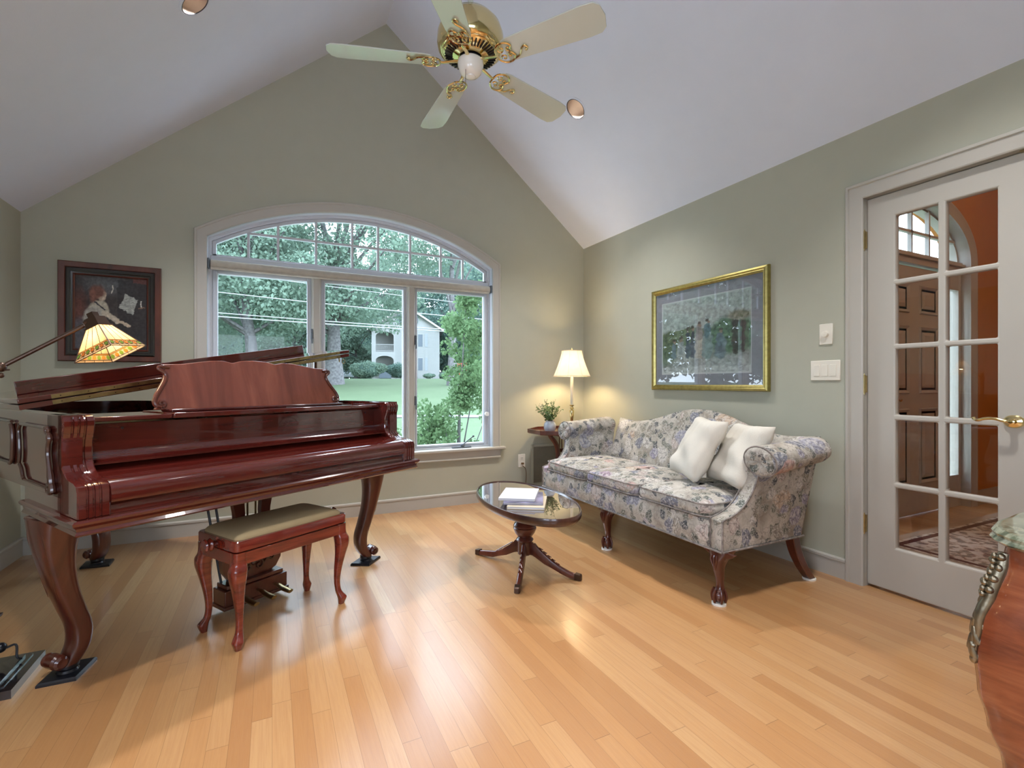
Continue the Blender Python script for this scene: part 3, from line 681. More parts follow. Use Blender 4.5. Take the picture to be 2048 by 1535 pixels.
X = -.757; m2 = MB(); m2.tube([(X, .69, .935), (X, 1.12, .94)], .006, 8); m2.tube(cr_spline([(X, .70, .925), (X, .685, .90), (X, .68, .86), (X, .685, .81), (X, .69, .785), (X, .715, .772)], 4), .007, 8); m2.tube([(X, .71, .775), (X, 1.12, .78)], .005, 8); m2.tube(cr_spline([(X, 1.12, .94), (X, 1.135, .90), (X, 1.13, .83), (X, 1.12, .78)], 4), .006, 8)
m2.build('side_moulding', 'dark_wood', pno)
# legs: cabriole with a scroll toe on a diamond caster plate
def piano_leg(px, py, dirx, diry, top_z=.600, kx=.105, big=1.0):
    lg = thing('leg', loc=(px, py, 0)); lg.parent = pno; lg.rotation_euler = (0, 0, math.atan2(diry, dirx))
    st = [(.022, 0, top_z, .088*big, .080), (.030, 0, top_z-.03, .078*big, .072), (.040, 0, .50, .060, .058), (.034, 0, .42, .048, .050), (.016, 0, .33, .040, .045), (-.012, 0, .24, .036, .044), (-.034, 0, .17, .035, .042), (-.034, 0, .11, .033, .040), (-.018, 0, .07, .032, .038), (.002, 0, .04, .028, .034)]
    b = MB(); leg_loft(b, st, 20, 3.2, ns=5); b.build('leg_shaft', 'mahogany', lg, smooth=50)
    MB().box(-.085*big, .095*big, -.075, .075, top_z-.010, top_z+.004).build('leg_block', 'piano_gloss', lg, bevel=.006)
    s_ = MB(); R = Matrix.Rotation(pi/2, 4, 'X'); s_.lathe([(.004, -.040), (.016, -.043), (.024, -.036), (.020, -.026), (.026, -.018), (.026, .018), (.020, .026), (.024, .036), (.016, .043), (.004, .040)], n=24, mat=R, c=(.040, 0, .066))
    s_.build('scroll_toe', 'mahogany', lg)
    s_ = MB().tube([(.048*math.cos(a)-.0, y, .0) for a, y in ()] or [(.04, -.045, .066), (.04, -.047, .066)], .010, 10)
    s_.build('scroll_eye', 'dark_wood', lg)
    k = MB()   # carved edge following the knee
    for sy in (-1, 1): k.tube(cr_spline([(.100, sy*.030, top_z-.02), (.094, sy*.040, .53), (.080, sy*.036, .46), (.070, sy*.030, .40), (.046, sy*.026, .30)], 4), [.006*min(1, (17-i)/9) for i in range(17)], 8)
    k.build('knee_carving', 'mahogany', lg)
    p = MB(); hx, hy = .098, .082
    p.loft([[(x*q, y*q, z) for x, y in ((hx, 0), (.02, hy), (-hx, 0), (-.02, -hy))] for q, z in ((1, .0), (1.0, .008), (.93, .014), (.86, .0145))]); p.lathe([(.036, .012), (.030, .022), (.034, .030), (.034, .045)], n=20)
    p.build('caster_plate', 'black_metal', lg, smooth=25)
    return lg
piano_leg(-.664, .42, -1, -.25)
piano_leg(.712, .385, 1, -.25)
piano_leg(-.185, 1.70, -.3, 1, top_z=.70)
# pedal lyre
lyr = thing('pedal_lyre', loc=(.035, .43, 0)); lyr.parent = pno
MB().box(-.155, .155, -.055, .055, .035, .115).box(-.162, .162, -.062, .062, .028, .045).box(-.14, .14, -.045, .05, .115, .135).build('pedal_box', 'mahogany', lyr, bevel=.004)
lp = MB()
lh = [(.02, .60), (.13, .60), (.118, .56), (.10, .52), (.088, .46), (.085, .41), (.105, .35), (.135, .29), (.148, .24), (.143, .19), (.118, .15), (.085, .135)]
L1 = lh+[(0, .135), (0, .235), (.035, .25), (.065, .28), (.060, .33), (.045, .39), (.040, .45), (.045, .53), (.05, .60)]
for sx in (-1, 1): lp.prism([(sx*x, z) for x, z in L1[1:]], lambda u, v, w: (u, w, v), -.016, .016)
lp.box(-.12, .12, -.016, .016, .575, .602).build('lyre_frame', 'mahogany', lyr, smooth=40)
cv = MB()
for sx in (-1, 1):
    cv.tube([(x, -.02, z) for x, z in spiral(sx*.028, .185, .024, .005, pi/2, pi/2-sx*pi*2.2, 16)], .005, 6); cv.tube(cr_spline([(sx*.05, -.02, .185), (sx*.07, -.021, .205), (sx*.095, -.021, .195), (sx*.11, -.02, .215)], 4), .005, 6)
cv.sphere((0, -.02, .205), .012, .008, .018); cv.build('lyre_carving', 'dark_wood', lyr)
MB().tube([(-.02, .0, .16), (-.02, .0, .58)], .005, 6).tube([(.02, .0, .16), (.02, .0, .58)], .005, 6).build('pedal_rods', 'old_brass', lyr)
MB().tube([(-.13, .02, .11), (-.15, .16, .60)], .006, 8).tube([(-.10, .02, .11), (-.11, .16, .60)], .006, 8).tube([(.12, .02, .11), (.14, .16, .60)], .006, 8).build('lyre_braces', 'black_metal', lyr)
for x in (-.085, 0, .085):
    pts = cr_spline([(x, -.05, .075), (x, -.085, .078), (x, -.12, .070), (x+.008, -.155, .062), (x+.012, -.175, .060)], 4)
    MB().tube(pts, [.007+.010*math.sin(min(1, i/len(pts)*1.15)*pi*.62) for i in range(len(pts))], 10, flat=.5).build('pedal', 'old_brass', lyr)

# ============================================================ PIANO BENCH
bn = thing('piano_bench', 'red cherry piano bench with tan padded seat standing before the piano', 'bench', (.020, 2.511, 0), .546)
BL, BW = .545, .315
MB().loft([[(x, y, z) for x, y in rrect(BL+o, BW+o, .022)] for o, z in ((-.01, .398), (0, .402), (0, .438), (-.006, .443), (-.05, .443))]).build('seat_frame', 'cherry_bench', bn, smooth=35)
MB().loft([[(x, y, z) for x, y in rrect((BL-.03)*q, (BW-.03)*q, .03*q, cx=0)] for q, z in ((1, .440), (.995, .450), (.95, .460), (.85, .468), (.65, .474), (.35, .477), (.05, .478))]).build('seat_cushion', 'bench_cloth', bn, smooth=60)
MB().box(-BL/2+.018, BL/2-.018, -BW/2+.018, BW/2-.018, .396, .400).build('frame_gap', 'dark_wood', bn)
ap = MB().box(-BL/2+.03, BL/2-.03, -BW/2+.004, -BW/2+.022, .345, .394).box(-BL/2+.03, BL/2-.03, BW/2-.022, BW/2-.004, .345, .394)
ap.box(-BL/2+.004, -BL/2+.022, -BW/2+.03, BW/2-.03, .345, .394).box(BL/2-.022, BL/2-.004, -BW/2+.03, BW/2-.03, .345, .394).build('apron', 'cherry_bench', bn, bevel=.002)
for sx in (-1, 1):
    for sy in (-1, 1):
        cx, cy = sx*(BL/2-.026), sy*(BW/2-.026); a = math.atan2(sy, sx)
        b = MB(); dx, dy = sx*.7, sy*.7
        st = [(.0, .396, .026), (.0, .350, .027), (.008, .325, .031), (.010, .290, .029), (.003, .240, .022), (-.008, .17, .016), (-.012, .11, .0125), (-.006, .065, .013), (.008, .040, .018), (.012, .028, .019), (.008, .0, .012)]
        leg_loft(b, [(cx+dx*o, cy+dy*o, z, r, r) for o, z, r in st], 16, 3.5, ns=4); b.build('leg', 'cherry_bench', bn, smooth=45)
for sx in (-1, 1):
    R = Matrix.Rotation(sx*pi/2, 4, 'Y')
    MB().lathe([(.001, 0), (.012, 0), (.012, .010), (.024, .014), (.027, .020), (.024, .026), (.018, .030), (.024, .034), (.027, .040), (.024, .046), (.001, .047)], n=28, mat=R, c=(sx*BL/2, 0, .415)).build('height_knob', 'cherry_bench', bn)

# ============================================================ SOFA
sf = thing('camelback_sofa', 'floral upholstered camelback sofa with rolled arms and carved ball and claw feet', 'sofa', (0, 2.505, 0))
HL = .862   # half length of the rails
yc = lambda y: y
MB().loft([[(x, y, z) for x, y in ((1.942-o, -HL-o+.02), (1.942-o, HL+o-.02), (2.55+o, HL+o-.02), (2.55+o, -HL-o+.02))] for o, z in ((-.01, .268), (.0, .275), (.0, .395), (-.02, .42))]).build('seat_base', 'floral_fabric', sf, smooth=40, bevel=.012)
# front rail, slightly crowned
MB().grid(lambda u, v: (1.934-.012*math.sin(v*pi)*(1 if True else 0), -HL+.07+(2*HL-.14)*u, .272+.135*v), 40, 8).build('front_rail', 'floral_fabric', sf, smooth=60)
def seat_cushion(y0, y1):
    w = y1-y0; m = MB(); nx, ny = 14, 14; cx = (1.915+2.50)/2; hx = (2.50-1.915)/2; cy = (y0+y1)/2; hy = w/2-.004
    rings = []
    for o, z in ((-.035, .412), (-.008, .420), (.0, .436), (.002, .452), (.0, .470), (-.008, .484), (-.030, .496), (-.07, .507), (-.13, .515), (-.20, .519), (-.262, .520)):
        rings.append([(x, y, z) for x, y in rrect(2*(hx+o), 2*(hy+max(o, -.255)), max(.006, .060+o*.14), 6, cx, cy)])
    m.loft(rings); c = m.build('seat_cushion', 'floral_fabric', sf, smooth=60)
    for z in (.422, .482):
        MB().tube([(x, y, z) for x, y in rrect(2*hx+.002, 2*hy+.002, .060, 6, cx, cy)], .0045, 6, closed=True).build('piping', 'piping_cord', c)
for k in range(3): seat_cushion(-.785+k*.5233, -.785+(k+1)*.5233)
# camelback
def back_top(y):
    t = abs(y); hump = .765+.128*math.exp(-(t/.40)**2.4); edge = .022*max(0, (t-.62)/.25)**1.3
    return hump+edge+.006
def back_x(z): return 2.53+.17*(z-.40)/.5
bk = MB(); NY, NP = 60, 20; rings = []
for j in range(NY+1):
    y = -.855+1.71*j/NY; zt = back_top(y); ring = []
    e = min(1, (1-abs(j/NY*2-1))*14+.15)
    prof = [(0, .40), (0, .50), (-.004, .60), (-.002, .68), (0, zt-.07), (.004, zt-.03), (.022, zt-.006), (.045, zt), (.072, zt-.006), (.092, zt-.03), (.096, zt-.08), (.096, .60), (.096, .45), (.096, .30)]
    for dx, z in prof: ring.append((back_x(z)+(.048+(dx-.048)*e), y, z if z < .7 else zt-(zt-z)*1))
    rings.append(ring)
bk.loft(rings); bk.build('camelback', 'floral_fabric', sf, smooth=60)
# arms
AF = [(1.937, .42), (1.962, .428), (2.01, .440), (2.07, .468), (2.12, .515), (2.148, .57), (2.162, .64)]
def lean(v): t = min(1, max(0, (v-.43)/.24)); return .036*t*t
def arm(s):
    af = [q[:2] for q in cr_spline([(x, z, 0) for x, z in AF], 3)]
    poly = [(1.937, .272)]+af+[(2.16, .69), (2.625, .72), (2.60, .62), (2.535, .272)]
    MB().prism(poly, lambda u, v, w: (u, w+s*lean(v), v), s*(HL-.072), s*HL).build('arm_panel', 'floral_fabric', sf, smooth=35, bevel=.008, seg=3)
    m = MB(); rings = []; N = 20
    for j in range(N+1):
        t = j/N; X = 2.163+.50*t; e = 1 if t < .85 else math.sqrt(max(.02, 1-((t-.85)/.15)**2)); zc = .697+.040*t; ry = (.090-.010*t)*e; rz = (.072-.004*t)*e
        rings.append([(X, s*(.895+ry*math.cos(a)*(1.0)), zc+rz*math.sin(a)-.010*math.cos(a)*(1-t)) for a in [2*pi*k/28 for k in range(28)]])
    m.loft(rings).build('rolled_arm', 'floral_fabric', sf, smooth=60, bevel=.006)
    pp = MB()
    for y in (s*(HL+.001), s*(HL-.073)): pp.tube([(1.935, y, .275), (1.935, y, .415)]+[(x-.001, y+s*lean(z), z) for x, z in af], .0048, 6)
    pp.tube([(2.160, s*(.895+.090*math.cos(a)), .697+.072*math.sin(a)-.010*math.cos(a)) for a in [2*pi*k/32 for k in range(32)]], .0045, 6, closed=True)
    pp.build('piping', 'piping_cord', sf)
    f = MB(); K = 36
    def rf(q, d): return [(2.163-d*(1+.25*math.sin(a*9)), s*(.895+.088*q*math.cos(a)), .697+.070*q*math.sin(a)-.010*q*math.cos(a)) for a in [2*pi*k/K for k in range(K)]]
    f.loft([rf(1, -.002), rf(.96, .008), rf(.75, .014), rf(.45, .014), rf(.2, .008), rf(.02, .004)]); f.build('roll_face', 'floral_fabric', sf, smooth=60)
for s in (-1, 1): arm(s)
MB().tube([(1.932, -HL, .27), (1.932, HL, .27)], .0055, 6).tube([(1.94, -HL-.002, .27), (2.55, -HL-.002, .27)], .0055, 6).tube([(1.94, HL+.002, .27), (2.55, HL+.002, .27)], .0055, 6).build('piping', 'piping_cord', sf)
def sofa_leg(y, dy):
    lg = thing('front_leg', loc=(1.975, y, 0)); lg.parent = sf
    b = MB(); st = [(.02, dy*-.012, .272, .055, .058), (.014, dy*-.008, .255, .052, .054), (-.004, 0, .225, .040, .040), (-.010, 0, .190, .029, .029), (-.004, 0, .14, .021, .021), (.0, 0, .10, .017, .017), (-.002, 0, .078, .020, .020), (-.006, 0, .066, .025, .025)]
    leg_loft(b, st, 16, 2.6, ns=4); b.build('leg_shaft', 'mahogany', lg, smooth=50)
    b = MB(); b.sphere((-.008, 0, .042), .030, .030, .032)
    for k in range(5):
        a = pi+(k-2)*1.1; b.tube(cr_spline([(-.008+.022*math.cos(a), .022*math.sin(a), .078), (-.008+.031*math.cos(a), .031*math.sin(a), .058), (-.008+.034*math.cos(a), .034*math.sin(a), .038), (-.008+.028*math.cos(a), .028*math.sin(a), .014)], 4), .0065, 8)
    b.build('ball_claw_foot', 'mahogany', lg)
    kn = MB()
    for q in (-1, 0, 1): kn.tube(cr_spline([(-.040, q*.014, .245), (-.045, q*.018, .225), (-.040, q*.008, .195), (-.034, q*.002, .175)], 4), .0045, 6)
    kn.build('knee_carving', 'mahogany', lg)
    for q in (-1, 1): MB().prism([(0, 0), (.07, 0), (.05, -.02), (.02, -.03), (.0, -.06)], lambda u, v, w: (w, q*(.03+u), .268+v), -.02, .0).build('knee_bracket', 'mahogany', lg, bevel=.004)
    MB().lathe([(.001, 0), (.034, 0), (.034, .010), (.001, .011)], n=24, c=(-.008, 0, 0)).build('felt_pad', 'felt_white', lg)
for y in (-.815, .075, .815): sofa_leg(y, 0)
for s in (-1, 1):
    b = MB(); y = s*(HL-.045); rr = []
    for t in [k/8 for k in range(9)]:
        z = .275*(1-t)+.008; X = 2.52+.15*t**1.8; w = .027-.004*t
        rr.append([(X-w, y-w, z), (X+w, y-w, z), (X+w, y+w, z), (X-w, y+w, z)])
    lg = b.loft(rr).build('rear_leg', 'mahogany', sf, bevel=.004, smooth=40)
    MB().lathe([(.001, 0), (.034, 0), (.034, .009), (.001, .010)], n=24, c=(2.67, y, 0)).build('felt_pad', 'felt_white', lg)
# two cream pillows leaning on the back
def pillow(name, label, c, rot, w=.43, seed=0):
    rnd = random.Random(seed); N = 22; m = MB()
    def sh(u, v, sg):
        a, b = u*2-1, v*2-1; e = (1-a**4)*(1-b**4); e = max(0, e)**.55
        pin = 1-.08*(1-abs(a))*(abs(b)**3)-.0; pin2 = 1-.08*(1-abs(b))*(abs(a)**3)
        th = .060*e*(1+.16*math.sin(4*a+seed)*math.sin(3*b+seed)+.10*math.sin(7*b+2*seed+2*a)+.06*math.sin(15*a*b+9*a+seed))
        return (a*w/2*pin2, b*w/2*pin, sg*th)
    m.grid(lambda u, v: sh(u, v, 1), N, N); m.grid(lambda u, v: sh(u, v, -1), N, N)
    o = m.build(name, 'pillow_cream', None, smooth=70)
    bm = bmesh.new(); bm.from_mesh(o.data); bmesh.ops.remove_doubles(bm, verts=bm.verts, dist=.0006); bmesh.ops.recalc_face_normals(bm, faces=bm.faces); bm.to_mesh(o.data); bm.free()
    o.location = c; o.rotation_euler = rot; return tag(o, label, 'pillow', 'cream pillows on the sofa')
def orient(o, right, upv):
    r = Vector(right).normalized(); u = Vector(upv); u = (u-r*u.dot(r)).normalized(); n = r.cross(u)
    o.rotation_euler = Matrix((r, u, n)).transposed().to_euler()
p1 = pillow('throw_pillow', 'plain cream pillow nearer the middle of the sofa back', (2.235, 2.075, .708), (0, 0, 0), .385, 1)
orient(p1, (-.42, -.90, -.02), (.17, -.05, .32))
p2 = pillow('throw_pillow', 'cream pillow with embroidered edge leaning against the right sofa arm', (2.275, 1.825, .700), (0, 0, 0), .37, 4)
orient(p2, (-.38, -.92, .02), (.17, -.06, .30))

# ============================================================ COFFEE TABLE
ct = thing('coffee_table', 'oval dark wood coffee table with glass top on a carved tripod pedestal', 'table', (1.325, 2.515, 0), -.084)
def ell(a, b, n=64): return [(a*math.cos(2*pi*k/n), b*math.sin(2*pi*k/n)) for k in range(n)]
ex, ey = .252, .500
prof = [(-.05, .375), (-.012, .378), (-.004, .386), (0, .395), (0, .410), (-.003, .420), (-.008, .421), (-.012, .411), (-.05, .411), (-.24, .411)]
MB().loft([[(x, y, z) for x, y in ell(ex+o, ey+o)] for o, z in prof]).build('table_top', 'dark_wood', ct, smooth=35)
MB().loft([[(x, y, z) for x, y in ell(ex-.014, ey-.014)] for z in (.4115, .4155)]).build('glass_top', 'table_glass', ct, smooth=30)
MB().lathe([(.001, .378), (.10, .376), (.05, .362), (.030, .345), (.026, .325), (.030, .305), (.046, .285), (.062, .268), (.068, .256), (.064, .250), (.068, .244), (.067, .236), (.058, .214), (.044, .196), (.036, .188), (.046, .182), (.051, .174), (.048, .166), (.041, .162), (.041, .092), (.034, .086), (.001, .084)], n=36).build('pedestal', 'mahogany', ct, smooth=40)
for fx, fy in ((1.171, 2.867), (1.136, 2.242), (1.518, 2.235)):
    dx, dy = fx-1.325, fy-2.515; L_ = math.hypot(dx, dy); a = math.atan2(dy, dx)+.084
    lg = thing('leg'); lg.parent = ct; lg.rotation_euler = (0, 0, a)
    prf = [(.030, .158), (.050, .164), (.066, .160), (.082, .143), (.12, .115), (.17, .082), (.23, .055), (L_-.06, .038), (L_-.02, .030), (L_, .026)]
    low = [(.030, .092), (.055, .092), (.075, .084), (.095, .074), (.13, .056), (.18, .040), (.24, .018), (L_-.06, .008), (L_-.02, .004), (L_, .002)]
    rr = []
    for (x, zt), (x2, zb) in zip(prf, low):
        w = .015 if x < L_-.05 else .013
        rr.append([((x+x2)/2+q*(x-x2)/2, yy, z) for q, yy, z in ((1, w*.5, zt), (1, -w*.5, zt), (0, -w, (zt+zb)/2+.004), (-1, -w, zb), (-1, w, zb), (0, w, (zt+zb)/2+.004))])
    MB().loft(rr).build('leg_shaft', 'mahogany', lg, smooth=50, bevel=.002)
    c_ = MB()
    for k in range(5):
        x = .095+k*.026; z = .1385-.0165*k
        for q in (-1, 1): c_.tube([(x, 0, z), (x+.018, q*.009, z-.012)], .003, 6)
    c_.build('leaf_carving', 'mahogany', lg)
    rr = [[(x, w*q1, z0 if q2 < 0 else z1) for q1, q2 in ((-1, -1), (1, -1), (1, 1), (-1, 1))] for x, w, z0, z1 in ((L_-.026, .0155, .001, .036), (L_+.006, .0145, .001, .033), (L_+.012, .010, .001, .026))]
    MB().loft(rr).build('toe_cap', 'bronze', lg, bevel=.002)
# books on the table
def book(name, label, cat, c, w, l, h, rz, cover, group='books stacked on the coffee table'):
    t = thing(name, label, cat, c, rz, group)
    MB().box(-w/2, w/2, -l/2, l/2, h-.0025, h).box(-w/2, w/2, -l/2, l/2, 0, .0025).box(-w/2, -w/2+.003, -l/2, l/2, .0025, h-.0025).build('cover', cover, t, bevel=.0008)
    MB().box(-w/2+.003, w/2-.004, -l/2+.004, l/2-.004, .0025, h-.0025).build('pages', 'paper', t, smooth=0)
    return t
book('hardback_book', 'cream covered book at the bottom of the coffee table stack', 'book', (1.275, 2.385, .4165), .20, .27, .014, -.58, 'book_cream')
book('magazine', 'dark patterned magazine in the middle of the coffee table stack', 'magazine', (1.275, 2.43, .4315), .215, .275, .011, -.52, 'book_blue')
book('picture_book', 'white covered book on top of the coffee table stack', 'book', (1.270, 2.475, .4435), .20, .27, .013, -.60, 'paper')
# ============================================================ SIDE TABLE, LAMP, PLANT
stb = thing('corner_table', 'small dark red corner table with lyre shaped base behind the sofa arm', 'table', (2.40, 3.80, 0))
oc = lambda r: [(r*math.cos(pi/8+k*pi/4), r*.90*math.sin(pi/8+k*pi/4)) for k in range(8)]
MB().loft([[(x, y, z) for x, y in oc(r)] for r, z in ((.27, .628), (.325, .632), (.335, .640), (.335, .672), (.318, .672), (.318, .652), (.05, .652))]).build('table_top', 'mahogany', stb, smooth=25)
ly_ = [(.035, .13), (.085, .16), (.112, .22), (.10, .30), (.07, .38), (.058, .45), (.075, .53), (.13, .60), (.15, .628)]
for s in (-1, 1):
    pts = cr_spline([(s*x, 0, z) for x, z in ly_], 4); MB().tube(pts, [.017+.006*abs(math.sin(i*.2)) for i in range(len(pts))], 8, up=(0, 1, 0)).build('lyre_arm', 'mahogany', stb)
st_ = MB()
for x in (-.04, -.013, .013, .04): st_.tube([(x, 0, .20), (x, 0, .60)], .005, 8)
st_.box(-.07, .07, -.01, .01, .46, .49).build('lyre_strings', 'mahogany', stb)
MB().box(-.06, .06, -.025, .025, .09, .15).build('base_block', 'mahogany', stb, bevel=.005)
MB().box(-.06, .06, -.02, .02, .60, .63).build('top_block', 'mahogany', stb, bevel=.005)
for k in range(4):
    a = pi/4+k*pi/2; pts = cr_spline([(.02*math.cos(a), .02*math.sin(a), .12), (.10*math.cos(a), .10*math.sin(a), .10), (.18*math.cos(a), .18*math.sin(a), .045), (.24*math.cos(a), .24*math.sin(a), .016)], 4)
    MB().tube(pts, [.022-.008*i/len(pts) for i in range(len(pts))], 8).build('foot', 'mahogany', stb)
lp_ = thing('table_lamp', 'brass candlestick lamp with glowing cream bell shade on the corner table', 'lamp', (2.495, 3.80, .6525))
MB().lathe([(.001, 0), (.058, 0), (.060, .008), (.045, .018), (.022, .028), (.012, .040), (.010, .052), (.017, .060), (.010, .070), (.013, .085), (.019, .13), (.022, .175), (.020, .185), (.012, .19), (.012, .197), (.020, .203), (.012, .212), (.010, .222), (.022, .228), (.026, .232), (.014, .236)], n=28).build('lamp_base', 'brass', lp_, smooth=50)
MB().lathe([(.0135, .236), (.0135, .50), (.001, .50)], n=20).build('candle_sleeve', 'plastic_white', lp_)
MB().lathe([(.002, .50), (.004, .742), (.009, .75), (.002, .762)], n=12).build('finial', 'brass', lp_)
K = 32; rg_ = []
for t in [k/10 for k in range(11)]:
    r = .094+(.172-.094)*(t**1.35); z = .735-.235*t
    rg_.append([(r*(1-.012*(k % 4 != 0))*math.cos(2*pi*k/K), r*(1-.012*(k % 4 != 0))*math.sin(2*pi*k/K), z) for k in range(K)])
sh_ = MB().loft(rg_, caps=False).build('lamp_shade', 'lamp_cloth', lp_, smooth=60)
tr_ = MB()
for k in range(0, K, 4): tr_.tube([g[k] for g in rg_], .0012, 5)
tr_.tube(rg_[0], .0025, 6, closed=True).tube(rg_[-1], .003, 6, closed=True).build('shade_trim', 'shade_seam', sh_)
MB().sphere((0, 0, .60), .028, .028, .038).build('light_bulb', 'bulb_lamp', lp_)
def pt(name, e, col, loc, parent, r=.03):
    d = bpy.data.lights.new(name, 'POINT'); d.energy = e; d.color = col; d.shadow_soft_size = r
    o = bpy.data.objects.new(name, d); COL.objects.link(o); o.parent = parent; o.location = loc; return o
pt('lamp_light', 24, (1, .74, .42), (0, 0, .60), lp_, .04)
cd = MB().tube(cr_spline([(2.142, 4.112, .30), (2.142, 4.085, .297), (2.160, 4.08, .27), (2.168, 4.085, .20), (2.163, 4.09, .10), (2.17, 4.085, .02), (2.25, 4.05, .006), (2.38, 4.0, .006), (2.44, 3.93, .02), (2.46, 3.90, .30), (2.47, 3.89, .60)], 5), .0032, 6)
tag(cd.build('lamp_cord', 'cord_brown'), 'thin brown lamp cord hanging from the wall outlet', 'cord')
ou = thing('wall_outlet', 'cream duplex electrical outlet on the wall under the window', 'outlet', (2.135, YB, .35))
MB().box(-.037, .037, -.007, 0, -.062, .062).build('wall_plate', 'plastic_white', ou, bevel=.003)
for z in (-.024, .024):
    MB().box(-.016, .016, -.0095, -.006, z-.014, z+.014).build('receptacle', 'plastic_white', ou, bevel=.003)
    if z > 0: MB().box(-.008, -.006, -.011, -.009, z-.002, z+.008).box(.006, .008, -.011, -.009, z-.002, z+.008).box(-.002, .002, -.011, -.009, z-.010, z-.006).build('slots', 'black_metal', ou)
MB().box(-.010, .014, -.030, -.009, -.034, -.016).build('plug', 'cord_brown', ou, bevel=.004)
vt = thing('return_air_grille', 'beige framed air return grille low on the back wall behind the corner table', 'vent', (2.40, YB, .30))
frame_rect(MB(), -.165, .165, -.20, .20, .028, -.012, 0).build('frame', 'wall_paint', vt, bevel=.004)
sl = MB()
for k in range(26): sl.box(-.137, .137, -.008, -.002, -.172+k*.0135, -.166+k*.0135)
sl.box(-.137, .137, -.002, 0, -.172, .172).build('louvres', 'grille_grey', vt, smooth=0)
pot = thing('potted_plant', 'small green leafy plant in a pale blue grey ceramic pot on the corner table', 'plant', (2.235, 3.76, .6525))
MB().lathe([(.001, 0), (.034, 0), (.046, .010), (.054, .035), (.055, .060), (.046, .082), (.036, .090), (.038, .098), (.031, .098), (.030, .085), (.001, .083)], n=32).build('pot', 'pot_glaze', pot, smooth=60)
rnd = random.Random(3); fo = MB(); stm = MB()
for k in range(46):
    a = rnd.uniform(0, 2*pi); sp_ = rnd.uniform(.02, .14); h = .10+rnd.uniform(.05, .18)*(1-.5*sp_/.14)
    p0 = Vector((0, 0, .085)); p2 = Vector((sp_*math.cos(a), sp_*math.sin(a), h+.04)); p1_ = Vector((p2.x*.35, p2.y*.35, h*.75))
    pts = [(1-t)**2*p0+2*t*(1-t)*p1_+t*t*p2 for t in [q/6 for q in range(7)]]; stm.tube(pts, .0012, 4)
    for q in range(9):
        t = .35+.65*q/8; c = (1-t)**2*p0+2*t*(1-t)*p1_+t*t*p2; d = Vector((rnd.uniform(-1, 1), rnd.uniform(-1, 1), rnd.uniform(-.3, .9))).normalized(); w = d.orthogonal().normalized()*.0078; L_ = .020+.008*rnd.random()
        n_v = w.cross(d).normalized()*.002
        fo.add([c, c+d*L_*.5+w+n_v, c+d*L_, c+d*L_*.5-w+n_v], [(0, 1, 2, 3)])
fo.build('foliage', 'leaf_green', pot, smooth=0); stm.build('stems', 'leaf_green', pot)
bpy.data.objects['foliage']['kind'] = 'stuff'

# ============================================================ TIFFANY FLOOR LAMP
fl_ = thing('floor_lamp', 'bronze arm floor lamp with square stained glass shade over the left end of piano', 'lamp', (-.945, 2.40, 0))
def sq(hx, hy, z, dx=0, dy=0): return [(dx-hx, dy-hy, z), (dx+hx, dy-hy, z), (dx+hx, dy+hy, z), (dx-hx, dy+hy, z)]
fb = MB(); fb.loft([sq(h, h, z) for h, z in ((.142, 0), (.142, .030), (.115, .032), (.115, .036), (.098, .037), (.098, .045), (.080, .046), (.030, .052), (.024, .075), (.024, .10))]); fb.build('lamp_base', 'black_lacquer', fl_, smooth=20)
po = MB(); po.loft([sq(h, h, z) for h, z in ((.022, .09), (.022, .20), (.050, .225), (.052, .235), (.022, .245), (.011, .26), (.011, 1.20))]); po.build('pole', 'bronze', fl_, smooth=20)
cdd = MB().tube(cr_spline([(.02, .03, .13), (.05, .05, .10), (.085, .055, .105), (.09, .05, .06), (.10, .06, .047)], 5), .004, 6).sphere((.045, .05, .105), .018); cdd.build('power_cord', 'black_metal', fl_)
fr_ = (.4427, .8967, 0)
Rv = Vector((.8967, -.4427, 0)); Fv = Vector((.4427, .8967, 0)); Uv = Vector((0, 0, 1))
def camv(px, py, d): return Vector((0, 0, 1.08))+Fv*d+Rv*((px-1024)/972.5*d)-Uv*((py-767)/972.5*d)
base = Vector((-.945, 2.40, 0))
shd = thing('lamp_shade'); shd.parent = fl_; shd.location = Vector((-.569, 2.430, 1.1986))-base
shd.rotation_euler = Matrix(((.7795, .4926, -.387), (-.4725, .8679, .153), (.4113, .0636, .9093))).to_euler()
hb, ht, H_ = .082, .029, .116; tband = .27
gm = MB(); came = MB()
def fp(side, u, v):   # u -1..1 across, v 0 bottom..1 top
    h = hb+(ht-hb)*v; x, y = u*h, -h; z = H_*v
    for _ in range(side): x, y = -y, x
    return (x, y, z)
rnd = random.Random(5)
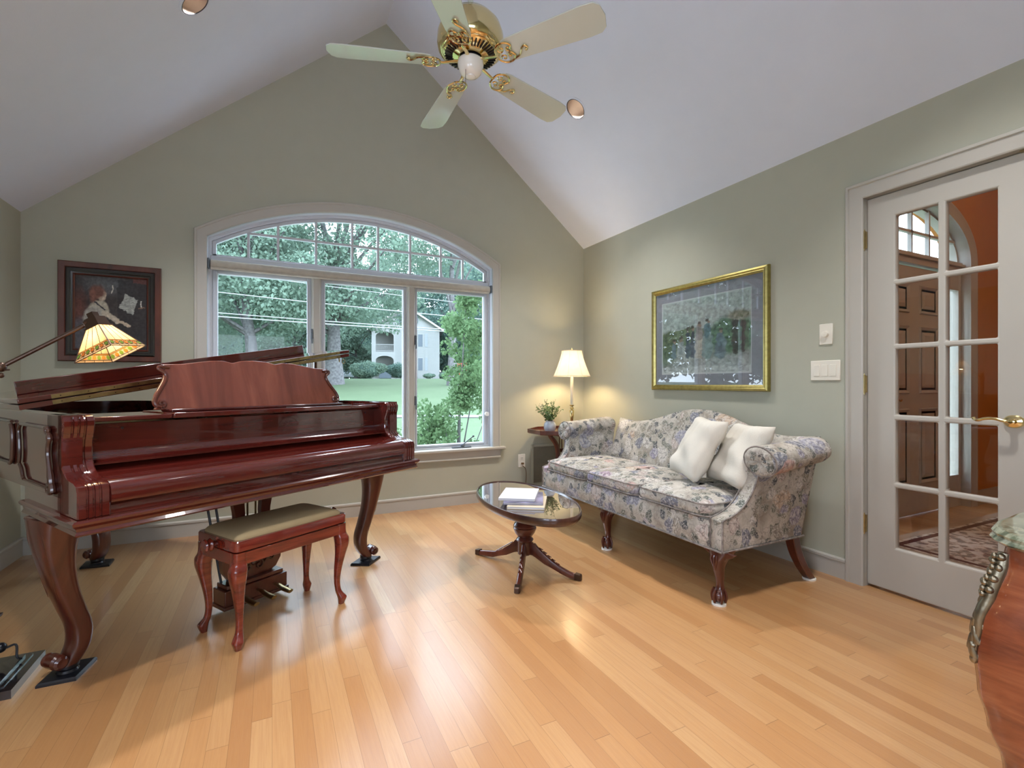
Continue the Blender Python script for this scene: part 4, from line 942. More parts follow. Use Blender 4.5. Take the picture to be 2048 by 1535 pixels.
for sd in range(4):
    for k in range(4):
        u0, u1 = -1+k*.5, -.5+k*.5; gm.add([fp(sd, u0, tband), fp(sd, u1, tband), fp(sd, u1, 1), fp(sd, u0, 1)], [(0, 1, 2, 3)], 0)
        if k: came.tube([fp(sd, u0, tband), fp(sd, u0, 1)], .0011, 5)
        gm.add([fp(sd, u0, 0), fp(sd, u1, 0), fp(sd, u1, .07), fp(sd, u0, .07)], [(0, 1, 2, 3)], 0)
        if k: came.tube([fp(sd, u0, 0), fp(sd, u0, .07)], .0010, 5)
    for v in (0, .07, .23, tband, 1): came.tube([fp(sd, -1, v), fp(sd, 1, v)], .0016 if v in (0, 1) else .0011, 5)
    gm.add([fp(sd, -1, .23), fp(sd, 1, .23), fp(sd, 1, tband), fp(sd, -1, tband)], [(0, 1, 2, 3)], 2)
    gm.add([fp(sd, -1, .07), fp(sd, 1, .07), fp(sd, 1, .23), fp(sd, -1, .23)], [(0, 1, 2, 3)], 0)
    for k in range(7):
        uc = -.84+k*.28; ring = []
        for s_ in (-1, 1):
            vs = []
            for q in range(12):
                aa = 2*pi*q/12; p = Vector(fp(sd, uc+.115*math.cos(aa), .15+.068*math.sin(aa))); c0 = Vector(fp(sd, 0, .15)); nrm = Vector((c0.x, c0.y, .03)).normalized(); vs.append(tuple(p+nrm*s_*.0012))
            gm.add(vs, [tuple(range(12))], 1 if k % 2 == 0 else 2)
            if s_ > 0: came.tube(vs, .0009, 5, closed=True)
    came.tube([fp(sd, 1, 0), fp(sd, 1, 1)], .0022, 6)
gm.build('art_glass', ['art_glass_cream', 'art_glass_green', 'art_glass_amber'], shd, smooth=0)
came.build('leading', 'bronze', shd)
MB().loft([sq(h, h, z) for h, z in ((.033, H_-.003), (.033, H_+.003), (.028, H_+.004), (.024, H_+.040), (.013, H_+.041), (.013, H_+.062), (.0, H_+.062))]).build('shade_cap', 'bronze', shd, smooth=10)
MB().sphere((0, 0, .07), .02, .02, .026).build('light_bulb', 'bulb_lamp', shd)
pt('lamp_light', 1.6, (1, .72, .42), (0, 0, .065), shd, .03)
a0 = camv(168, 650, 1.90)-base; a1 = camv(2, 733, 1.75)-base; a2 = Vector((0, 0, 1.13))
MB().tube([a0, a1], .0075, 10).tube([a1, a2], .0075, 10).tube([a0+Vector((0, 0, .008)), a0+Vector((.02, 0, .02))], .008, 8).build('arm', 'bronze', fl_)
kn = MB().sphere(tuple(a1), .016, .016, .018); kn.tube([a1-Vector((0, 0, .012)), a1+Rv*.03-Vector((0, 0, .010))], .003, 6).sphere(tuple(a1-Uv*.03), .010); kn.build('arm_joint', 'bronze', fl_)
MB().lathe([(.001, 0), (.018, 0), (.018, .03), (.001, .03)], n=16, c=(0, 0, 1.12)).build('pole_top', 'bronze', fl_)

# ============================================================ CEILING FAN
FX, FY = RX, 2.195
fan = thing('ceiling_fan', 'brass and white five blade ceiling fan hanging from the ridge', 'ceiling fan', (FX, FY, 0))
MB().lathe([(.001, RZ-.0), (.065, RZ-.07), (.06, RZ-.10), (.03, RZ-.135), (.001, RZ-.14)], n=32).build('canopy', 'brass', fan)
MB().lathe([(.013, 2.86), (.013, RZ-.12)], n=16).build('downrod', 'fan_blade', fan)
MB().lathe([(.001, 2.885), (.045, 2.88), (.070, 2.865), (.078, 2.85), (.080, 2.84)], n=40).build('motor_cap', 'brass', fan)
MB().lathe([(.078, 2.845), (.115, 2.835), (.145, 2.80), (.158, 2.76), (.160, 2.72), (.154, 2.69), (.135, 2.675)], n=56).build('motor_housing', 'brass', fan, smooth=60)
vr = MB(); vr.lathe([(.135, 2.676), (.130, 2.670), (.080, 2.655), (.060, 2.650), (.058, 2.66)], n=48)
vr.build('vent_ring', 'brass', fan, smooth=60)
vs_ = MB()
for k in range(40):
    a = 2*pi*k/40; vs_.tube([(.088*math.cos(a), .088*math.sin(a), 2.6545), (.124*math.cos(a), .124*math.sin(a), 2.6655)], .0035, 6)
vs_.build('vent_slots', 'black_metal', fan)
MB().lathe([(.001, 2.652), (.052, 2.652), (.052, 2.640), (.001, 2.639)], n=32).build('flywheel', 'black_metal', fan)
MB().lathe([(.001, 2.642), (.057, 2.640), (.061, 2.636), (.062, 2.612), (.058, 2.606), (.057, 2.600), (.052, 2.584), (.040, 2.571), (.024, 2.565), (.022, 2.560), (.012, 2.555), (.001, 2.554)], n=40).build('switch_cup', 'porcelain', fan, smooth=40)
MB().tube([(-.035, -.025, 2.58), (-.036, -.026, 2.54), (-.036, -.026, 2.50)], .0013, 5).build('pull_chain', 'bronze', fan)
for k in range(5):
    a = math.radians(18+72*k)
    bl = thing('fan_blade'); bl.parent = fan; bl.location = (0, 0, 2.625); bl.rotation_euler = (0, 0, a)
    pit = math.radians(-13)
    def bf(x, y, w): return (x, y*math.cos(pit), y*math.sin(pit)+w)
    oln = [(.190, -.052), (.22, -.060), (.58, -.076), (.635, -.072), (.658, -.052), (.668, 0), (.658, .052), (.635, .072), (.58, .076), (.22, .060), (.190, .052)]
    MB().prism(oln, bf, 0, .006).build('blade', 'fan_blade', bl, smooth=30, bevel=.0015)
    ir = MB()
    ir.tube([(.048, 0, .010), (.09, 0, .004), (.13, 0, -.006), (.15, 0, -.006)], [.010, .009, .008, .007], 8, flat=.6)
    def fl2(pts, r=.0048): ir.tube([bf(x, y, -.006) for x, y in pts], r, 6)
    for s_ in (-1, 1):
        fl2([(x, s_*y) for x, y in [p[:2] for p in cr_spline([(.145, 0, 0), (.152, .030, 0), (.180, .050, 0), (.212, .048, 0), (.230, .028, 0), (.222, .012, 0)], 4)]])
        fl2(spiral(.212, s_*.016, .014, .004, 0, s_*-pi*2, 14), .0038)
        fl2(spiral(.178, s_*.022, .016, .004, pi, pi+s_*pi*1.9, 14), .0038)
    fl2([p[:2] for p in cr_spline([(.215, .045, 0), (.25, .034, 0), (.272, .006, 0), (.290, -.004, 0), (.300, .010, 0), (.292, .020, 0)], 4)], .0048)
    ir.sphere(bf(.290, .018, -.006), .006); ir.build('blade_iron', 'brass', bl)

# ============================================================ PICTURES
import math as _m
def art(name, w, h, fn, parent, nx=150, y=0.0):
    ny = int(nx*h/w); me = bpy.data.meshes.new(name)
    vs = [(-w/2+w*i/nx, y, -h/2+h*j/ny) for j in range(ny+1) for i in range(nx+1)]
    fs = [(j*(nx+1)+i, j*(nx+1)+i+1, (j+1)*(nx+1)+i+1, (j+1)*(nx+1)+i) for j in range(ny) for i in range(nx)]
    me.from_pydata(vs, [], fs); me.materials.append(M['art_print']); ca = me.color_attributes.new('art', 'FLOAT_COLOR', 'POINT'); buf = []
    for j in range(ny+1):
        for i in range(nx+1): c = fn(i/nx, j/ny); buf += [c[0], c[1], c[2], 1]
    ca.data.foreach_set('color', buf); o = bpy.data.objects.new(name, me); COL.objects.link(o); o.parent = parent; return o
from mathutils import noise as mnoise
def nz(u, v, s, k=0): return mnoise.fractal(Vector((u*s, v*s, k*3.7)), 1.0, 2.0, 4)*.5+.5
def mixc(a, b, t): t = max(0, min(1, t)); return tuple(a[i]*(1-t)+b[i]*t for i in range(3))
def ellm(u, v, cu, cv, ru, rv, soft=.15, ang=0):
    du, dv = u-cu, v-cv; du, dv = rot2(du, dv, -ang); d = math.sqrt((du/ru)**2+(dv/rv)**2); return max(0, min(1, (1-d)/soft+.5))
def seg(u, v, a, b, r, soft=.3):
    ax, ay = a; bx, by = b; L2 = (bx-ax)**2+(by-ay)**2; t = max(0, min(1, ((u-ax)*(bx-ax)+(v-ay)*(by-ay))/L2)); d = math.hypot(u-ax-t*(bx-ax), v-ay-t*(by-ay)); return max(0, min(1, (1-d/r)/soft+.5))
def quad(u, v, q):
    s = 1
    for i in range(4):
        a, b = q[i], q[(i+1) % 4]
        if (b[0]-a[0])*(v-a[1])-(b[1]-a[1])*(u-a[0]) < 0: s = 0
    return s
def art_player(u, v):
    u, v = u+(nz(u, v, 16, 7)-.5)*.035, v+(nz(u, v, 16, 9)-.5)*.035; return tuple(x*(.62+.75*nz(u, v, 30, 4)) for x in art_player0(u, v))
def art_player0(u, v):
    c = mixc((.018, .015, .016), (.075, .060, .058), nz(u, v, 5)); c = mixc(c, (.13, .14, .15), ellm(u, v, .42, .88, .30, .12, 1.2)*.7)
    c = mixc(c, (.16, .05, .035), ellm(u, v, .05, .55, .10, .22, 1.2)*.7)
    if u > .58 and v < .97: c = mixc(c, (.022, .020, .022), .7)
    if u > .80 and v > .93: c = mixc(c, (.16, .05, .04), .6)
    c = mixc(c, (.10, .10, .12), ellm(u, v, .10, .16, .22, .26, .4)*.7)                     # skirt
    c = mixc(c, (.42, .38, .30), ellm(u, v, .32, .54, .14, .13, .2, .1)); c = mixc(c, (.36, .34, .30), ellm(u, v, .26, .42, .15, .16, .25))
    c = mixc(c, (.48, .42, .33), seg(u, v, (.40, .50), (.58, .40), .038)); c = mixc(c, (.50, .40, .30), seg(u, v, (.58, .40), (.74, .33), .022))
    c = mixc(c, (.55, .44, .34), ellm(u, v, .365, .735, .055, .075, .3)); c = mixc(c, (.17, .075, .055), ellm(u, v, .30, .785, .10, .09, .5)); c = mixc(c, (.20, .085, .06), ellm(u, v, .245, .72, .05, .08, .6))
    c = mixc(c, (.03, .03, .04), seg(u, v, (.27, .64), (.40, .55), .013))
    if quad(u, v, [(.60, .58), (.79, .49), (.87, .71), (.68, .78)]): c = (.36, .37, .34) if (v*38 % 1) > .3 else (.24, .25, .23)
    c = mixc(c, (.6, .58, .52), seg(u, v, (.51, .78), (.51, .87), .009)); c = mixc(c, (.6, .58, .52), seg(u, v, (.915, .60), (.915, .69), .009)); c = mixc(c, (.20, .12, .08), seg(u, v, (.88, .59), (.95, .59), .010))
    return c
pa = thing('framed_painting', 'dark painting of a seated pianist in a wide brown wooden frame', 'picture', (-.962, YB-.0, 1.5535))
def frame_loft(w, h, prof, mat, parent, name='frame', smooth=25):
    rings = []
    for o, y in prof: rings.append([(-w/2+o, y, -h/2+o), (w/2-o, y, -h/2+o), (w/2-o, y, h/2-o), (-w/2+o, y, h/2-o)])
    return MB().loft(rings, caps=False).build(name, mat, parent, smooth=smooth)
frame_loft(.548, .650, [(0, -.002), (0, -.026), (.006, -.032), (.034, -.028), (.038, -.022)], 'mahogany', pa)
frame_loft(.548, .650, [(.036, -.022), (.046, -.026), (.060, -.024), (.064, -.020), (.074, -.018)], 'black_lacquer', pa, 'inner_frame')
frame_loft(.548, .650, [(.073, -.019), (.078, -.021), (.084, -.014), (.084, -.008)], 'mahogany', pa, 'slip')
art('canvas', .385, .487, art_player, pa, y=-.010)
def art_garden(u, v):
    if .085 < u < .89 and .13 < v < .875: u, v = u+(nz(u, v, 22, 7)-.5)*.035, v+(nz(u, v, 22, 9)-.5)*.035; return tuple(x*(.45+.75*nz(u, v, 34, 4)) for x in art_garden0(u, v))
    return art_garden0(u, v)
def art_garden0(u, v):
    bd = .11
    if u < .075 or u > .90 or v < .12 or v > .885:
        c = mixc((.17, .18, .21), (.20, .21, .24), nz(u, v, 20)); 
        if .068 < u < .907 and .112 < v < .893: c = (.42, .45, .47)
        return c
    U = (u-.075)/.825; V = (v-.12)/.765
    if V < .09: return (.38, .42, .42)
    c = mixc((.24, .31, .29), (.36, .42, .41), nz(U, V, 3)) if V > .56 else mixc((.16, .19, .17), (.33, .36, .35), nz(U, V, 5, 1))
    if .40 < V < .56+.05*math.sin(U*5): c = mixc((.06, .10, .05), (.16, .22, .13), nz(U, V, 14))
    c = mixc(c, mixc((.03, .06, .03), (.15, .20, .10), nz(U, V, 22, 2)), ellm(U, V, .05, .34, .16, .24, .4)); c = mixc(c, mixc((.02, .05, .03), (.12, .22, .13), nz(U, V, 26, 3)), ellm(U, V, .82, .46, .26, .24, .3))
    c = mixc(c, (.30, .34, .34), max(0, (.28-V)*6)*ellm(U, V, .6, .15, .5, .2, 1))
    for cu, w, col, col2, top in ((.15, .035, (.10, .14, .17), (.12, .17, .2), .46), (.24, .05, (.26, .30, .31), (.30, .33, .32), .48), (.33, .028, (.04, .05, .07), (.06, .07, .10), .60), (.385, .03, (.05, .055, .075), (.08, .09, .12), .61), (.465, .045, (.20, .20, .19), (.34, .33, .28), .66), (.555, .055, (.08, .15, .18), (.17, .24, .24), .69), (.70, .06, (.10, .15, .18), (.12, .16, .19), .55)):
        c = mixc(c, col2, seg(U, V, (cu, .24), (cu, top-.20), w*1.05, .3)); c = mixc(c, col, ellm(U, V, cu, top-.13, w*.75, .10, .3)); c = mixc(c, (.22, .16, .12), ellm(U, V, cu+.005, top-.015, .016, .028, .4)); c = mixc(c, (.06, .05, .045), ellm(U, V, cu, top+.01, .022, .022, .4))
    c = mixc(c, (.05, .045, .04), seg(U, V, (.85, .25), (.85, .66), .028, .3)); c = mixc(c, (.06, .05, .045), seg(U, V, (.93, .25), (.93, .62), .02, .3)); c = mixc(c, mixc((.08, .10, .05), (.34, .34, .28), nz(U, V, 30, 5)), ellm(U, V, .89, .70, .12, .06, .5))
    return c
pb = thing('framed_print', 'gold framed garden print of strolling women behind glass above the sofa', 'picture', (XR, 2.573, 1.437), -pi/2)
frame_loft(1.056, .81, [(0, -.002), (0, -.020), (.004, -.030), (.016, -.036), (.026, -.030), (.030, -.032), (.036, -.026), (.042, -.020), (.042, -.010)], 'gold_leaf', pb)
art('print', .976, .73, art_garden, pb, nx=220, y=-.011)
MB().box(-.487, .487, -.0185, -.0165, -.364, .364).build('picture_glass', 'picture_glass', pb, smooth=0)

# ============================================================ COMMODE at the right edge
cm = thing('marble_top_commode', 'curved mahogany chest with green marble top and gilded corner mount at the right edge', 'chest', (0, 0, 0))
mo = [(2.28, .43), (1.40, .434), (1.33, .433), (1.295, .430), (1.24, .428), (1.195, .418), (1.165, .400), (1.145, .375), (1.132, .340), (1.130, .29), (1.14, .22), (1.15, .12), (1.14, .02), (1.135, -.06), (1.135, -.115), (2.28, -.115)]
def shrink(poly, d, cx=1.7, cy=.12): return [(x+(d if x < 1.6 else -d)*min(1, abs(x-cx)/.3), y+(d if y < cy else -d)*min(1, abs(y-cy)/.1) if y > cy else y) for x, y in poly]
MB().loft([[(x, y, z) for x, y in shrink(mo, d)] for d, z in ((.02, .790), (.006, .793), (.0, .800), (.004, .806), (.002, .812), (.006, .819), (.012, .820))]).build('marble_top', 'green_marble', cm, smooth=40)
def bulge(z):
    P = [(.10, .0), (.25, -.02), (.397, .005), (.47, .030), (.53, .045), (.59, .050), (.65, .042), (.71, .022), (.76, .006), (.79, .0)]
    for (a, b), (c, d) in zip(P, P[1:]):
        if z <= c: t = (z-a)/(c-a); t = t*t*(3-2*t); return b+(d-b)*t
    return 0
body0 = [(2.24, .392), (1.60, .395), (1.30, .392), (1.22, .392), (1.185, .392), (1.172, .380), (1.172, .345), (1.176, .25), (1.18, .10), (1.178, -.02), (1.176, -.11), (2.24, -.11)]
cmr = []
for k in range(41):
    z = .16+.63*k/40; b = bulge(z); r = []
    for x, y in body0: r.append((x-b*(.65 if x < 1.25 else (0 if x > 2 else .0)), y+(b*.65 if y > .3 and x < 2.2 else (b*.5 if y > .3 else 0)), z))
    cmr.append(r)
MB().loft(cmr).build('chest_body', 'commode_wood', cm, smooth=50)
# light inlaid panel on the end
inl_ = MB(); ring = []
for k in range(40):
    a = 2*pi*k/40; y = .10+.175*math.copysign(abs(math.cos(a))**.8, math.cos(a)); z = .50+.19*math.copysign(abs(math.sin(a))**.8, math.sin(a)); ring.append((y, z))
def side_x(y, z): 
    pts = [(p[1], p[0]) for p in body0[5:11]]; pts.sort()
    for (a, b), (c, d) in zip(pts, pts[1:]):
        if y <= c: x = b+(d-b)*(y-a)/(c-a) if c > a else b; break
    else: x = pts[-1][1]
    return x-bulge(z)*.65
for q0, q1, mt_ in ((1, 0, 0),):
    rgs = [[(side_x(.10+(y-.10)*q, .50+(z-.50)*q)-.0015, .10+(y-.10)*q, .50+(z-.50)*q) for y, z in ring] for q in (1, .9, .8, .7, .6, .5, .4, .3, .2, .1, .01)]
    inl_.loft(rgs, caps=False)
inl_.build('marquetry_panel', 'commode_inlay', cm, smooth=60)
def corner(z, o=0): b = bulge(z); return (1.178-b*.65-o*.7, .387+b*.65+o*.7, z)
om = MB(); zs_ = [.778, .755, .73, .70, .675, .655, .635, .615, .60, .585]
om.tube([corner(z, .002) for z in zs_], [.009, .012, .013, .011, .010, .009, .008, .0065, .0055, .005], 10)
rnd = random.Random(2)
for k, z in enumerate((.772, .762, .752, .742, .732, .722, .712, .702)):
    c = Vector(corner(z, .010)); q = 1 if k % 2 else -1; t_ = Vector((.66, .75, 0))
    om.sphere(tuple(c+t_*q*.008), .0055+.002*rnd.random(), None, .007, 8, 6); om.sphere(tuple(c-Vector((.005, -.003, 0))), .005, None, .006, 8, 6)
for k in range(9):   # overlapping acanthus leaves sweeping down and to the side
    z0 = .725-.014*k; c0 = Vector(corner(z0, .009)); c1 = Vector(corner(z0-.035, .008)); a_ = .030*(1-.07*k)
    dv = Vector((.75, .15, 0)) if k % 2 else Vector((.35, -.75, 0))
    pts = cr_spline([c0, c0*.5+c1*.5+dv*a_*.25, c1+dv*a_*.7+Vector((0, 0, .006)), c1+dv*a_*1.15+Vector((0, 0, .014))], 4)
    om.tube(pts, [.003+.0035*math.sin(pi*(i_+1)/(len(pts)+1)) for i_ in range(len(pts))], 8, flat=.8)
om.sphere(corner(.582, .002), .0065, None, .009); om.sphere(corner(.594, .004), .0055); om.sphere(corner(.606, .005), .006)
om.build('corner_mount', 'ormolu', cm, smooth=60)
for x, y in ((1.21, .36), (1.21, -.07), (2.20, .36), (2.20, -.07)):
    b = MB(); leg_loft(b, [(x, y, .20, .030, .030), (x-.005, y, .14, .024, .024), (x+.005, y, .07, .016, .016), (x-.004, y, .02, .014, .014), (x-.010, y, 0, .016, .016)], 12, 2.5); b.build('leg', 'commode_wood', cm, smooth=50)
# ============================================================ OUTSIDE
import numpy as np
rs_ = np.random.RandomState(11)
def gz(d):
    P = [(0, -.55), (18, -.45), (21, -.35), (24, -.15), (34, .85), (44, 1.55), (60, 1.75), (140, 2.2)]
    for (a, b), (c, e) in zip(P, P[1:]):
        if d <= c: t = (d-a)/(c-a); return b+(e-b)*t
    return P[-1][1]
def cpos(px, d, z=None):
    p = Fv*d+Rv*((px-1024)/972.5*d); return (p.x, p.y, gz(d) if z is None else z)
def gfn(u, v):
    d = 4.6+(130-4.6)*v**2.2; l = -d*4-12+(d*4.6+34)*u; p = Fv*d+Rv*l
    y = max(p.y, YB+T+.02) if p.x < XR+.15 else max(p.y, HY+.3); return (p.x, y, gz(d))
struct(MB().grid(gfn, 40, 60).build('lawn', 'lawn_grass', smooth=60))
def strip(name, d0, d1, mat, up=.02, l0=-60, l1=30):
    return struct(MB().grid(lambda u, v: (lambda d, l: tuple((Fv*d+Rv*l)[:2])+(gz(d)+up,))(d0+(d1-d0)*v, l0+(l1-l0)*u), 20, 3).build(name, mat, smooth=60))
strip('path', 20.6, 21.5, 'concrete', .03)
strip('driveway', 45.5, 48, 'asphalt', .03, -2, 30)
def leaves(centers, radii, per, size, flatten=.75, seed=0, droop=.3):
    r = np.random.RandomState(seed); C = np.repeat(np.array(centers), per, 0); Rr = np.repeat(np.array(radii), per)[:, None]
    n = len(C); d = r.normal(size=(n, 3)); d /= np.linalg.norm(d, axis=1)[:, None]; rad = Rr*(.55+.45*r.rand(n, 1)**.5); p = C+d*rad*np.array([1, 1, flatten])
    a = r.normal(size=(n, 3)); a[:, 2] -= droop; a /= np.linalg.norm(a, axis=1)[:, None]; b = np.cross(a, d+.3*r.normal(size=(n, 3))); b /= np.linalg.norm(b, axis=1)[:, None]+1e-9
    s = size*(.6+.8*r.rand(n, 1)); V = np.stack([p-a*s*.5, p+b*s*.32, p+a*s*.6, p-b*s*.32], 1).reshape(-1, 3); return V
def leaf_obj(name, V, mat, parent, stuff=True):
    n = len(V)//4; me = bpy.data.meshes.new(name); me.vertices.add(len(V)); me.vertices.foreach_set('co', V.astype(np.float32).ravel())
    me.loops.add(n*4); me.loops.foreach_set('vertex_index', np.arange(n*4, dtype=np.int32)); me.polygons.add(n)
    me.polygons.foreach_set('loop_start', np.arange(0, n*4, 4, dtype=np.int32)); me.polygons.foreach_set('loop_total', np.full(n, 4, dtype=np.int32)); me.materials.append(M[mat]); me.update(); me.validate()
    o = bpy.data.objects.new(name, me); COL.objects.link(o); o.parent = parent
    return o
def tree(label, px, d, hgt, spread, trunk, seed, mat='leaf_tree', nb=60, per=150, size=.40, low=.28, cat='tree', lean=0):
    t = thing('tree', label, cat, cpos(px, d), 0, 'trees across the lawn'); r = np.random.RandomState(seed)
    tk = MB(); top = hgt*.62
    pts = cr_spline([(0, 0, -.2), (lean*.3, 0, top*.3), (lean, .2, top*.65), (lean*1.4, 0, top)], 4)
    tk.tube(pts, [trunk*(1.35-.15*i if i < 3 else 1-.75*(i/len(pts))) for i in range(len(pts))], 12)
    cs, rd = [], []
    for k in range(nb):
        a = 2*pi*r.rand(); q = r.rand()**.6; zz = low+(1-low)*r.rand(); env = math.sin(min(1, (zz-low*.6)/(1-low*.6)*1.02)*pi)**.5
        c = (spread*q*env*math.cos(a)+lean, spread*q*env*math.sin(a), hgt*zz); cs.append(c); rd.append(spread*(.16+.12*r.rand()))
        if k % 5 == 0: 
            s0 = Vector((lean*.8, 0, max(hgt*.22, c[2]*.55))); tk.tube([s0, s0.lerp(Vector(c), .5)+Vector((0, 0, .3)), c], [trunk*.34, trunk*.2, trunk*.06], 6)
    tk.build('trunk', 'bark', t, smooth=60); f = leaf_obj('foliage', leaves(cs, rd, int(per*2.4), size*.58, seed=seed), mat, t); f['kind'] = 'stuff'
    return t
tree('huge shade tree with thick pale trunk left of the white house', 668, 37, 17, 8.0, .62, 1, nb=85, per=170, low=.30)
tree('broad leafy tree with forked trunk seen through the left casement', 508, 34, 16, 8.0, .48, 2, nb=90, per=170, low=.26, lean=-.6)
tree('tall leafy tree at the left edge of the arched window view', 380, 40, 18, 8.5, .5, 3, nb=80, per=150, low=.16)
tree('leafy tree rising behind the white house gable', 800, 74, 20, 9, .5, 4, nb=80, per=130, size=.6, low=.12)
tree('darker tree standing right of the white house', 915, 66, 17, 7.5, .45, 5, 'leaf_dark', nb=80, per=130, size=.55, low=.08)
tree('tall tree with bare upper boughs in the top right of the arched window', 905, 36, 17.5, 6.5, .36, 6, nb=42, per=120, low=.50)
tree('dense dark green tree behind the trees at the far right of the window', 1010, 58, 17, 8, .45, 7, 'leaf_dark', nb=80, per=130, size=.5, low=.06)
tree('dense tree filling the gap between the two big trunks', 590, 58, 17, 8, .45, 8, nb=90, per=140, size=.55, low=.08)
tree('far dense tree behind the left shade tree', 455, 62, 19, 9, .5, 9, 'leaf_dark', nb=90, per=140, size=.6, low=.06)
tree('slender young tree beside the left corner of the house', 712, 60, 13, 4.6, .2, 10, nb=60, per=120, size=.45, low=.10)
tree('wide far tree behind the roof on the left', 690, 84, 20, 10, .5, 12, 'leaf_dark', nb=80, per=120, size=.7, low=.05)
tree('distant dark tree closing the view behind the right casement', 960, 90, 20, 11, .5, 13, 'leaf_dark', nb=80, per=120, size=.7, low=.05)
for k, (a_, dd) in enumerate(((-33, 42), (-42, 30), (-51, 36), (-60, 29), (-70, 34))):
    tt = tree(['leafy tree just beyond the left edge of the window view, mirrored in the print', 'nearest leafy tree far to the left outside the arched window', 'leafy tree left of the lawn, second in the row past the window edge', 'leafy tree near the end of the row left of the lawn', 'last leafy tree in the row far left of the lawn'][k], 668, 37, 15, 7.5, .4, 40+k, nb=60, per=80, size=.75, low=.14)
    tt.location = (math.sin(math.radians(a_))*dd, math.cos(math.radians(a_))*dd, .2)
wd = leaf_obj('woodland', leaves([cpos(px, 100, 3+z) for px in range(330, 1120, 26) for z in (0, 5, 10)], [5.0]*(3*len(range(330, 1120, 26))), 420, .9, seed=77), 'leaf_dark', None)
tag(wd, 'distant line of woodland closing the view behind the house', 'woodland', kind='stuff')
def bush(label, px, d, w, h, seed, mat='leaf_tree', n=5200, size=.12):
    t = thing('bush', label, 'bush', cpos(px, d), 0); r = np.random.RandomState(seed)
    cs = [(w*.22*r.normal(), w*.2*r.normal(), h*.5+h*.08*r.normal()) for _ in range(9)]; V = leaves([(0, 0, h*.47)]+cs, [w*.5]+[w*.28]*9, n//10, size, h/w*.95, seed)
    V = V[:]; f = leaf_obj('foliage', V, mat, t); f['kind'] = 'stuff'
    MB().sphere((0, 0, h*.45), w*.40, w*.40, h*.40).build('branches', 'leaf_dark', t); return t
bush('large round clipped bush on the lawn in front of the house porch', 736, 48, 2.9, 1.9, 21, n=9000, size=.16)
bush('round bush right of the porch opening of the house', 797, 50, 2.2, 1.8, 22, 'leaf_dark', n=7000, size=.15)
bush('small low bush at the right corner of the house wall', 858, 51, 1.0, .6, 23)
bush('small low bush in front of the right side of the house', 889, 51.5, 1.2, .7, 24)
def tall_shrub():
    t = thing('shrub', 'tall bright green shrub growing just outside the right casement', 'shrub', (2.0, 5.6, -.5)); r = np.random.RandomState(31)
    cs, rd = [], []
    for k in range(95):
        z = .05+2.35*r.rand(); w = .30*(1.25-z/2.5) + (.30 if z < 1.0 else 0); cs.append((.12+w*r.normal()*.55-(.28 if z < 1.0 and r.rand() < .5 else 0), .2*r.normal(), z+.3)); rd.append(.10+.06*r.rand())
    f = leaf_obj('foliage', leaves(cs, rd, 130, .045, 1.0, 31, .1), 'leaf_shrub', t); f['kind'] = 'stuff'
    m = MB()
    for k in range(14): c = cs[k*4]; m.tube([(.05, 0, -.05), (c[0]*.4, c[1]*.4, c[2]*.5), c], [.014, .010, .004], 6)
    m.build('stems', 'bark', t)
tall_shrub()
# house with two storey arched porch
hp = cpos(812, 55); hs_ = thing('white_house', 'white clapboard two storey house with gable and stacked arched porches', 'house', hp, -.4586+math.radians(11))
HWD, HEV, HAP, HDP = 3.75, 5.7, 8.1, 11
def arch_hole(x0, x1, z0, z1, rise=.5): 
    c = (x0+x1)/2; return [(x0, z0), (x1, z0), (x1, z1-rise)]+[(c+(x1-x0)/2*math.cos(pi*k/12), z1-rise+rise*math.sin(pi*k/12)) for k in range(1, 12)]+[(x0, z1-rise)]
ho = [arch_hole(-3.3, -1.35, .1, 2.55), arch_hole(-3.3, -1.35, 3.0, 5.25)]
fill_holes('front_wall', [(-HWD, -.3), (HWD, -.3), (HWD, HEV), (0, HAP), (-HWD, HEV)], ho, 'siding_white', lambda u, v: Vector((u, 0, v)), solid=.2, parent=hs_, offset=0)
MB().box(HWD-.15, HWD, .1, HDP, -.3, HEV).box(-HWD, HWD, HDP-.1, HDP, -.3, HEV).box(-1.2, HWD, 2.4, 2.5, -.3, HEV).box(-HWD+.1, -1.2, 2.4, 2.5, -.3, HEV).build('back_walls', 'siding_white', hs_, smooth=0)
sd = []
for k in range(4): sd += [arch_hole(1.0+k*2.5, 2.9+k*2.5, .3, 2.5), arch_hole(1.0+k*2.5, 2.9+k*2.5, 3.1, 5.2)]
fill_holes('side_wall', [(.1, -.3), (HDP, -.3), (HDP, HEV), (.1, HEV)], sd, 'siding_white', lambda u, v: Vector((-HWD+.1, u, v)), solid=.2, parent=hs_, offset=0)
MB().box(-1.2, -1.1, .1, HDP, -.3, HEV).box(-HWD, -1.1, .1, HDP, 2.62, 2.9).build('porch_inner', 'siding_white', hs_, smooth=0)
rl = MB().box(-3.3, -1.35, -.04, .04, 3.78, 3.86).box(-3.3, -1.35, -.04, .04, 3.06, 3.12)
for k in range(14): rl.box(-3.25+k*.145, -3.21+k*.145, -.02, .02, 3.1, 3.8)
rl.build('railing', 'siding_white', hs_, smooth=0)
rf = MB()
for s in (-1, 1): rf.prism([(0, HAP+.02), (s*(HWD+.45), HEV-.28), (s*(HWD+.45), HEV-.12), (0, HAP+.22)], lambda u, v, w: (u, w, v), -.5, HDP+.3)
rf.build('roof', 'roof_grey', hs_, smooth=0)
bt = MB()
for s in (-1, 1): bt.prism([(0, HAP-.05), (s*(HWD+.45), HEV-.36), (s*(HWD+.45), HEV-.16), (0, HAP+.16)], lambda u, v, w: (u, w, v), -.58, -.49)
bt.build('bargeboard', 'trim_paint', hs_, smooth=0)
cl_ = MB()
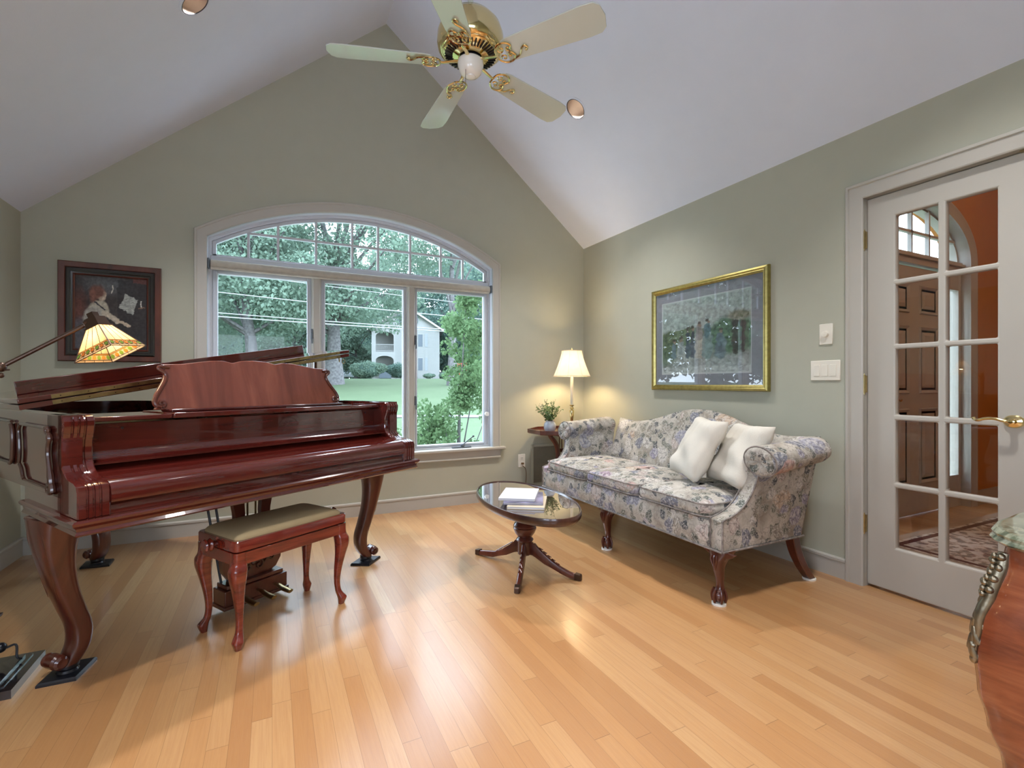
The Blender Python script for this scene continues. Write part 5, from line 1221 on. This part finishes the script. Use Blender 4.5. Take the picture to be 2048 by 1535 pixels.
for k in range(38): 
    z = .1+k*.15; cl_.box(-1.2, HWD, -.125, -.098, z, z+.012)
cl_.build('clapboard_lines', 'wire_grey', hs_, smooth=0)
for x, z in ((-.75, 6.2), (1.1, 6.2), (1.6, 3.6), (1.6, .9)):
    w_ = MB().box(x-.32, x+.32, -.13, -.1, z-.05, z+(1.05 if z > 6 else 1.5)).build('window', 'siding_white', hs_, smooth=0)
    MB().box(x-.25, x+.25, -.14, -.13, z+.02, z+(.98 if z > 6 else 1.42)).build('window_glass', 'shutter_dark', w_, smooth=0)
for x in (2.25, ): 
    for z in (3.6, .9): MB().box(x-.16, x+.16, -.14, -.1, z, z+1.5).build('shutter', 'wire_grey', hs_, smooth=0)
MB().box(-2.9, -1.6, -.6, -.1, .0, .95).build('porch_planter', 'shutter_dark', hs_, smooth=0, bevel=.05)
br = thing('traffic_barrier', 'orange slatted plastic barrier standing beyond the right of the house', 'barrier', cpos(922, 55), -.46)
frame_rect(MB(), -.9, .9, .05, 1.75, .16, -.06, .06).build('frame', 'orange_plastic', br)
b = MB()
for k in range(6): b.box(-.72+k*.26, -.60+k*.26, -.03, .03, .2, 1.6)
b.build('slats', 'orange_plastic', br, smooth=0)
sh2 = thing('tarp_shelter', 'grey peaked canvas shelter beside the right wall of the house', 'shelter', cpos(899, 68), -.46)
MB().prism([(-1.2, 0), (1.4, 0), (1.4, 1.0), (.3, 2.2), (-1.2, 2.4)], lambda u, v, w: (u, w, v), -.0, 3).build('canvas', 'wire_grey', sh2, smooth=0)
def car(label, px, d, rz):
    c = thing('parked_car', label, 'car', cpos(px, d), rz)
    MB().loft([[(x, y, z) for x, y in rrect(4.2*q, 1.7*q2, .3)] for q, q2, z in ((.94, .95, .25), (1, 1, .45), (.99, .98, .8), (.95, .93, .92))]).build('body', 'car_paint', c, bevel=.03)
    MB().loft([[(x-.1, y, z) for x, y in rrect(2.5*q, 1.5*q2, .3)] for q, q2, z in ((1, 1, .9), (.72, .85, 1.4))]).build('cabin', 'shutter_dark', c)
    for x in (-1.3, 1.3):
        for y in (-.8, .8): MB().lathe([(.1, -.1), (.31, -.1), (.31, .1), (.1, .1)], n=20, mat=Matrix.Rotation(pi/2, 4, 'X'), c=(x, y, .31)).build('wheel', 'black_metal', c)
car('grey car parked beyond the orange barrier', 906, 66, .3)
car('pale car parked far behind the big trunk', 697, 70, .2)
# overhead lines crossing in front of the trees
for k, (zl, zr, r_, lb) in enumerate(((5.75, 4.35, .013, 'highest of the overhead cables outside the window'), (4.90, 3.78, .018, 'second overhead cable from the top outside the window'), (4.05, 3.27, .017, 'third overhead cable from the top outside the window'), (3.90, 3.20, .021, 'lowest thick overhead cable outside the window'))):
    a = Vector((-1.989, 23.287, zl)); b_ = Vector((7.784, 18.462, zr)); d_ = b_-a; p0 = a-d_*1.2; p1_ = b_+d_*1.2
    pts = []
    for q in range(25): t = q/24; p = p0.lerp(p1_, t); pts.append((p.x, p.y, p.z-.25*math.sin(pi*t)+.18))
    tag(MB().tube(pts, r_, 6).build('power_line', 'wire_grey'), lb, 'cable', 'overhead cables outside the window')
